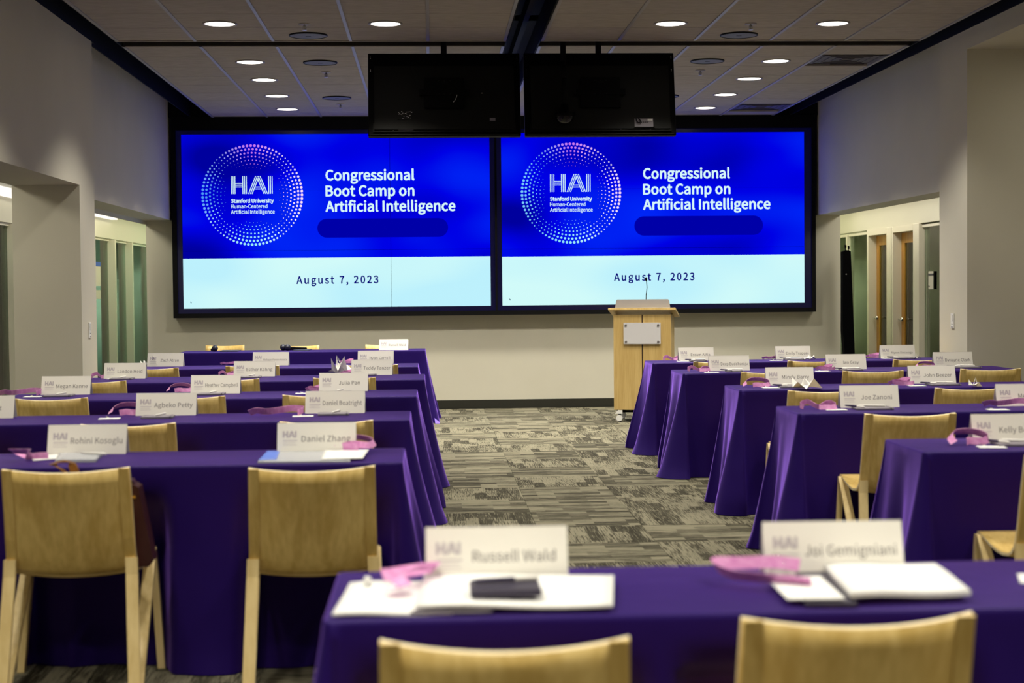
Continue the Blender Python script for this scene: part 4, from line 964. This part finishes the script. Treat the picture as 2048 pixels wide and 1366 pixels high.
lan_big([(-.08, -.01, .01), (-.05, .02, .03), (.0, .035, .045), (.05, .02, .04), (.08, -.01, .03), (.06, -.04, .02), (.0, -.02, .022), (-.04, -.035, .014), (.02, -.05, .012)], .027, .6, 1.5, (708, 903), 'pink lanyard with white badge at the right seat of the nearest left-block table', [(642, 924), (726, 922), (738, 904), (650, 906)], .008)
# head table: microphones and dark folders
def mic(px, py, rz, lab):
    p = at(px, py, Z=TZ); t = thing('microphone', lab, 'microphone', (p.x, p.y, TZ+.033), R(rz), 'microphones on the head table')
    b = bmesh.new(); lathe(b, [(0, -.034), (.018, -.029), (.030, -.012), (.033, .004), (.028, .020), (.020, .028)], 24, Matrix.Rotation(R(-90), 4, 'X')); fin('grille', b, noisy(mat('mic mesh', (.03, .035, .05), .4, metal=.6), (.02, .02, .03), (.06, .065, .09), ns=120), t)
    b = bmesh.new(); lathe(b, [(.020, .028), (.018, .05), (.014, .20), (.016, .24), (0, .242)], 20, Matrix.Translation((0, 0, -.009)) @ Matrix.Rotation(R(-93), 4, 'X')); fin('body', b, M_blackg, t)
mic(430, 703, 15, 'dark round-headed microphone at the left of the head table'); mic(566, 701, -30, 'dark microphone at the middle of the head table, left of the pair'); mic(575, 701, -50, 'dark microphone at the middle of the head table, right of the pair')
notebook_q([(585, 702), (615, 702), (625, 699), (590, 699)], 'thin dark folder beside the microphones on the head table', M_greyd, .001, .006, 'folder')
notebook_q([(440, 704), (475, 703.6), (482, 701), (445, 701.3)], 'thin dark folder beside the left microphone on the head table', M_greyd, .001, .006, 'folder')
# ------------------------------------------------------------ handbag on chair
t = thing('handbag', 'maroon leather handbag hanging on the left foreground chair', 'bag', (-1.06, 5.56, .428), R(2))
bm = bmesh.new(); prism(bm, [(-.14, .0), (.075, .0), (.092, .02), (.045, .275), (.03, .285), (-.14, .285)], -.05, .045); fin('bag_body', bm, M_maroon, t)
bm = bmesh.new(); prism(bm, [(-.10, .31), (-.12, .285), (.03, .285), (.02, .30)], -.03, .03); fin('bag_top', bm, M_maroon, t)
bm = bmesh.new(); box(bm, -.04, .035, -.054, -.048, .240, .248); tag(fin('zipper', bm, M_gold, t), 'gold zip')
me = ribbon([(-.14, -.02, .25), (-.20, -.08, .34), (-.23, -.10, .367), (-.20, -.09, .375), (-.17, -.10, .368), (-.16, -.05, .30)], .03, 0, .3, .005); me.materials.clear(); me.materials.append(M_tan); tag(link('strap', me, None, t), 'tan leather strap')
# ------------------------------------------------------------ lectern
t = thing('lectern', 'maple lectern on casters with blank white plaque, before the right screen', 'lectern', (2.16, 16.12, 0), R(-13))
for a, b_ in ((-.295, -.006), (.006, .295)): bx('front_panel', a, b_, 0, .02, .125, 1.10, M_lect, t, bev=.002)
bx('groove', -.006, .006, .008, .02, .125, 1.10, M_lectd, t)
for s in (-1, 1): bx('side_panel', s*.275, s*.295, .02, .44, .125, 1.10, M_lect, t)
bx('bottom_shelf', -.275, .275, .02, .44, .125, .15, M_lect, t); bx('middle_shelf', -.275, .275, .02, .42, .72, .74, M_lect, t)
bm = bmesh.new(); box(bm, -.345, .345, -.04, .50, -.012, .012, .003); bm.transform(Matrix.Translation((0, 0, 1.155)) @ Matrix.Rotation(R(-9), 4, 'X')); fin('top_board', bm, M_lect, t)
bm = bmesh.new(); pts = [(-.285, 0), (.285, 0), (.272, .085), (.262, .098), (-.262, .098), (-.272, .085)]; prism(bm, pts, 0, .012); bm.transform(Matrix.Translation((0, .05, 1.16)) @ Matrix.Rotation(R(-8), 4, 'X')); tag(fin('reading_guard', bm, mat('satin grey metal', (.40, .38, .38), .4, metal=.5), t), 'satin grey metal guard with rounded corners')
bm = bmesh.new(); box(bm, -.19, .19, -.022, -.012, .80, 1.02, .002); tag(fin('plaque', bm, mat('white acrylic', (.60, .59, .61), .3), t), 'blank white plaque')
for x in (-.165, .165):
    for z in (.825, .993):
        bm = bmesh.new(); cyl(bm, (x, 0, z), (x, -.028, z), .012, n=16); fin('standoff_bolt', bm, M_steel, t)
bm = bmesh.new(); tube(bm, [(.03, .10, 1.17), (.035, .09, 1.30), (.045, .08, 1.38), (.04, .07, 1.45)], .004, 8); tag(fin('gooseneck', bm, M_darkp, t), 'thin gooseneck microphone stem')
bm = bmesh.new(); lathe(bm, [(0, .02), (.010, .015), (.012, 0), (.008, -.02), (0, -.022)], 14, Matrix.Translation((.038, .065, 1.465))); fin('microphone_head', bm, M_blackg, t)
bx('base_frame', -.27, .27, .05, .42, .095, .125, M_blackg, t)
for x in (-.24, .24):
    for y in (.05, .40):
        bm = bmesh.new(); cyl(bm, (x-.012, y-.02, .042), (x+.012, y-.02, .042), .042, n=24); w_ = fin('caster', bm, M_blackg, t)
        bm = bmesh.new(); cyl(bm, (x-.03, y-.005, .095), (x+.03, y-.005, .095), .01); box(bm, x-.035, x+.045, y-.07, y-.01, .085, .105)
        bm.free(); bm = bmesh.new(); cyl(bm, (x, y-.064, .042), (x, y-.060, .042), .032, n=24); cyl(bm, (x-.02, y-.02, .042), (x+.02, y-.02, .042), .028, n=20); fin('hub_cap', bm, M_white, w_)
        bm = bmesh.new(); prism(bm, [(x-.045, .085), (x+.03, .085), (x+.03, .122), (x-.015, .122)], y-.055, y); fin('caster_bracket', bm, M_white, w_)
# ------------------------------------------------------------ black folded stand by the right opening
p = at(1692, 600, Y=18.05)
t = thing('folded_banner_stand', 'tall black folded fabric stand with two pegs, at the right opening', 'stand', (4.745, 17.95, 0))
bm = bmesh.new(); prism(bm, [(.03, .02), (.12, .02), (.055, 1.77), (.03, 1.78), (.0, 1.785), (-.035, 1.765), (-.04, .86)], -.05, .05); fin('fabric', bm, mat('black fabric', (.0015, .0015, .002), .8, spec=.05), t)
for x, z in ((.01, 1.78), (.045, 1.77)):
    bm = bmesh.new(); cyl(bm, (x-.0, 0, z), (x-.002, 0, z+.03), .005); cyl(bm, (x-.002, 0, z+.028), (x-.004, 0, z+.065), .011, n=12); fin('peg', bm, M_blackg, t)
bm = bmesh.new(); cyl(bm, (0, -.051, 1.51), (0, -.056, 1.51), .008, n=12); fin('snap_button', bm, M_steel, t)
bm = bmesh.new(); box(bm, -.03, .12, -.12, -.10, 0, .02); box(bm, -.03, .12, .10, .12, 0, .02); box(bm, .03, .06, -.12, .12, 0, .02); fin('foot', bm, M_blackg, t)
# ------------------------------------------------------------ wall plates and notices
def plate(x, y, nx, label):
    t = thing('wall_control', label, 'switch', (x, y, 1.088), 0, 'wall control plates on the columns')
    bm = bmesh.new(); box(bm, min(0, nx*.008), max(0, nx*.008), -.036, .036, -.06, .06, .0015); fin('plate', bm, M_white, t)
    bm = bmesh.new(); box(bm, min(nx*.008, nx*.012), max(nx*.008, nx*.012), -.016, .016, .0, .05, .001); fin('rocker', bm, M_white, t)
    for k in (-1, 1):
        bm = bmesh.new(); cyl(bm, (nx*.008, k*.008, -.025), (nx*.0095, k*.008, -.025), .003, n=8); fin('button', bm, M_darkp, t)
    bm = bmesh.new(); box(bm, min(nx*.008, nx*.0095), max(nx*.008, nx*.0095), -.018, .018, -.052, -.045); fin('label_strip', bm, M_grey, t)
plate(-2.64, 12.43, 1, 'small white control plate on the left column'); plate(4.17, 12.474, -1, 'small white control plate on the right column')
t = thing('room_sign', 'pale room sign with a dark edge on the glass beside the right doors', 'sign', (5.592, 17.44, 1.43))
bx('sign_plate', -.012, 0, -.09, .09, -.10, .10, M_frame, t); bx('sign_header', -.016, -.011, -.085, .085, .055, .075, M_greyd, t); bx('sign_edge', -.014, .0, -.115, -.092, -.10, .10, M_blackg, t); bx('sign_mark', -.016, -.011, .05, .07, -.075, -.06, M_blackg, t)
t = thing('posted_notice', 'small paper notice with a blue header on the far left glass', 'notice', (-4.085, 19.78, 1.6))
bx('sheet', 0, .004, -.14, .14, -.14, .10, M_frame, t); bx('blue_header', .004, .006, -.14, .14, .10, .155, mat('blue print', (.03, .10, .45), .6), t)
bm = bmesh.new(); box(bm, -.002, .002, -.13, .13, -.3, -.19); tag(fin('notice_strip', bm, M_frame, None, (-4.083, 19.78, 1.6)), 'small strip notice below the blue-headed notice on the glass', 'notice')
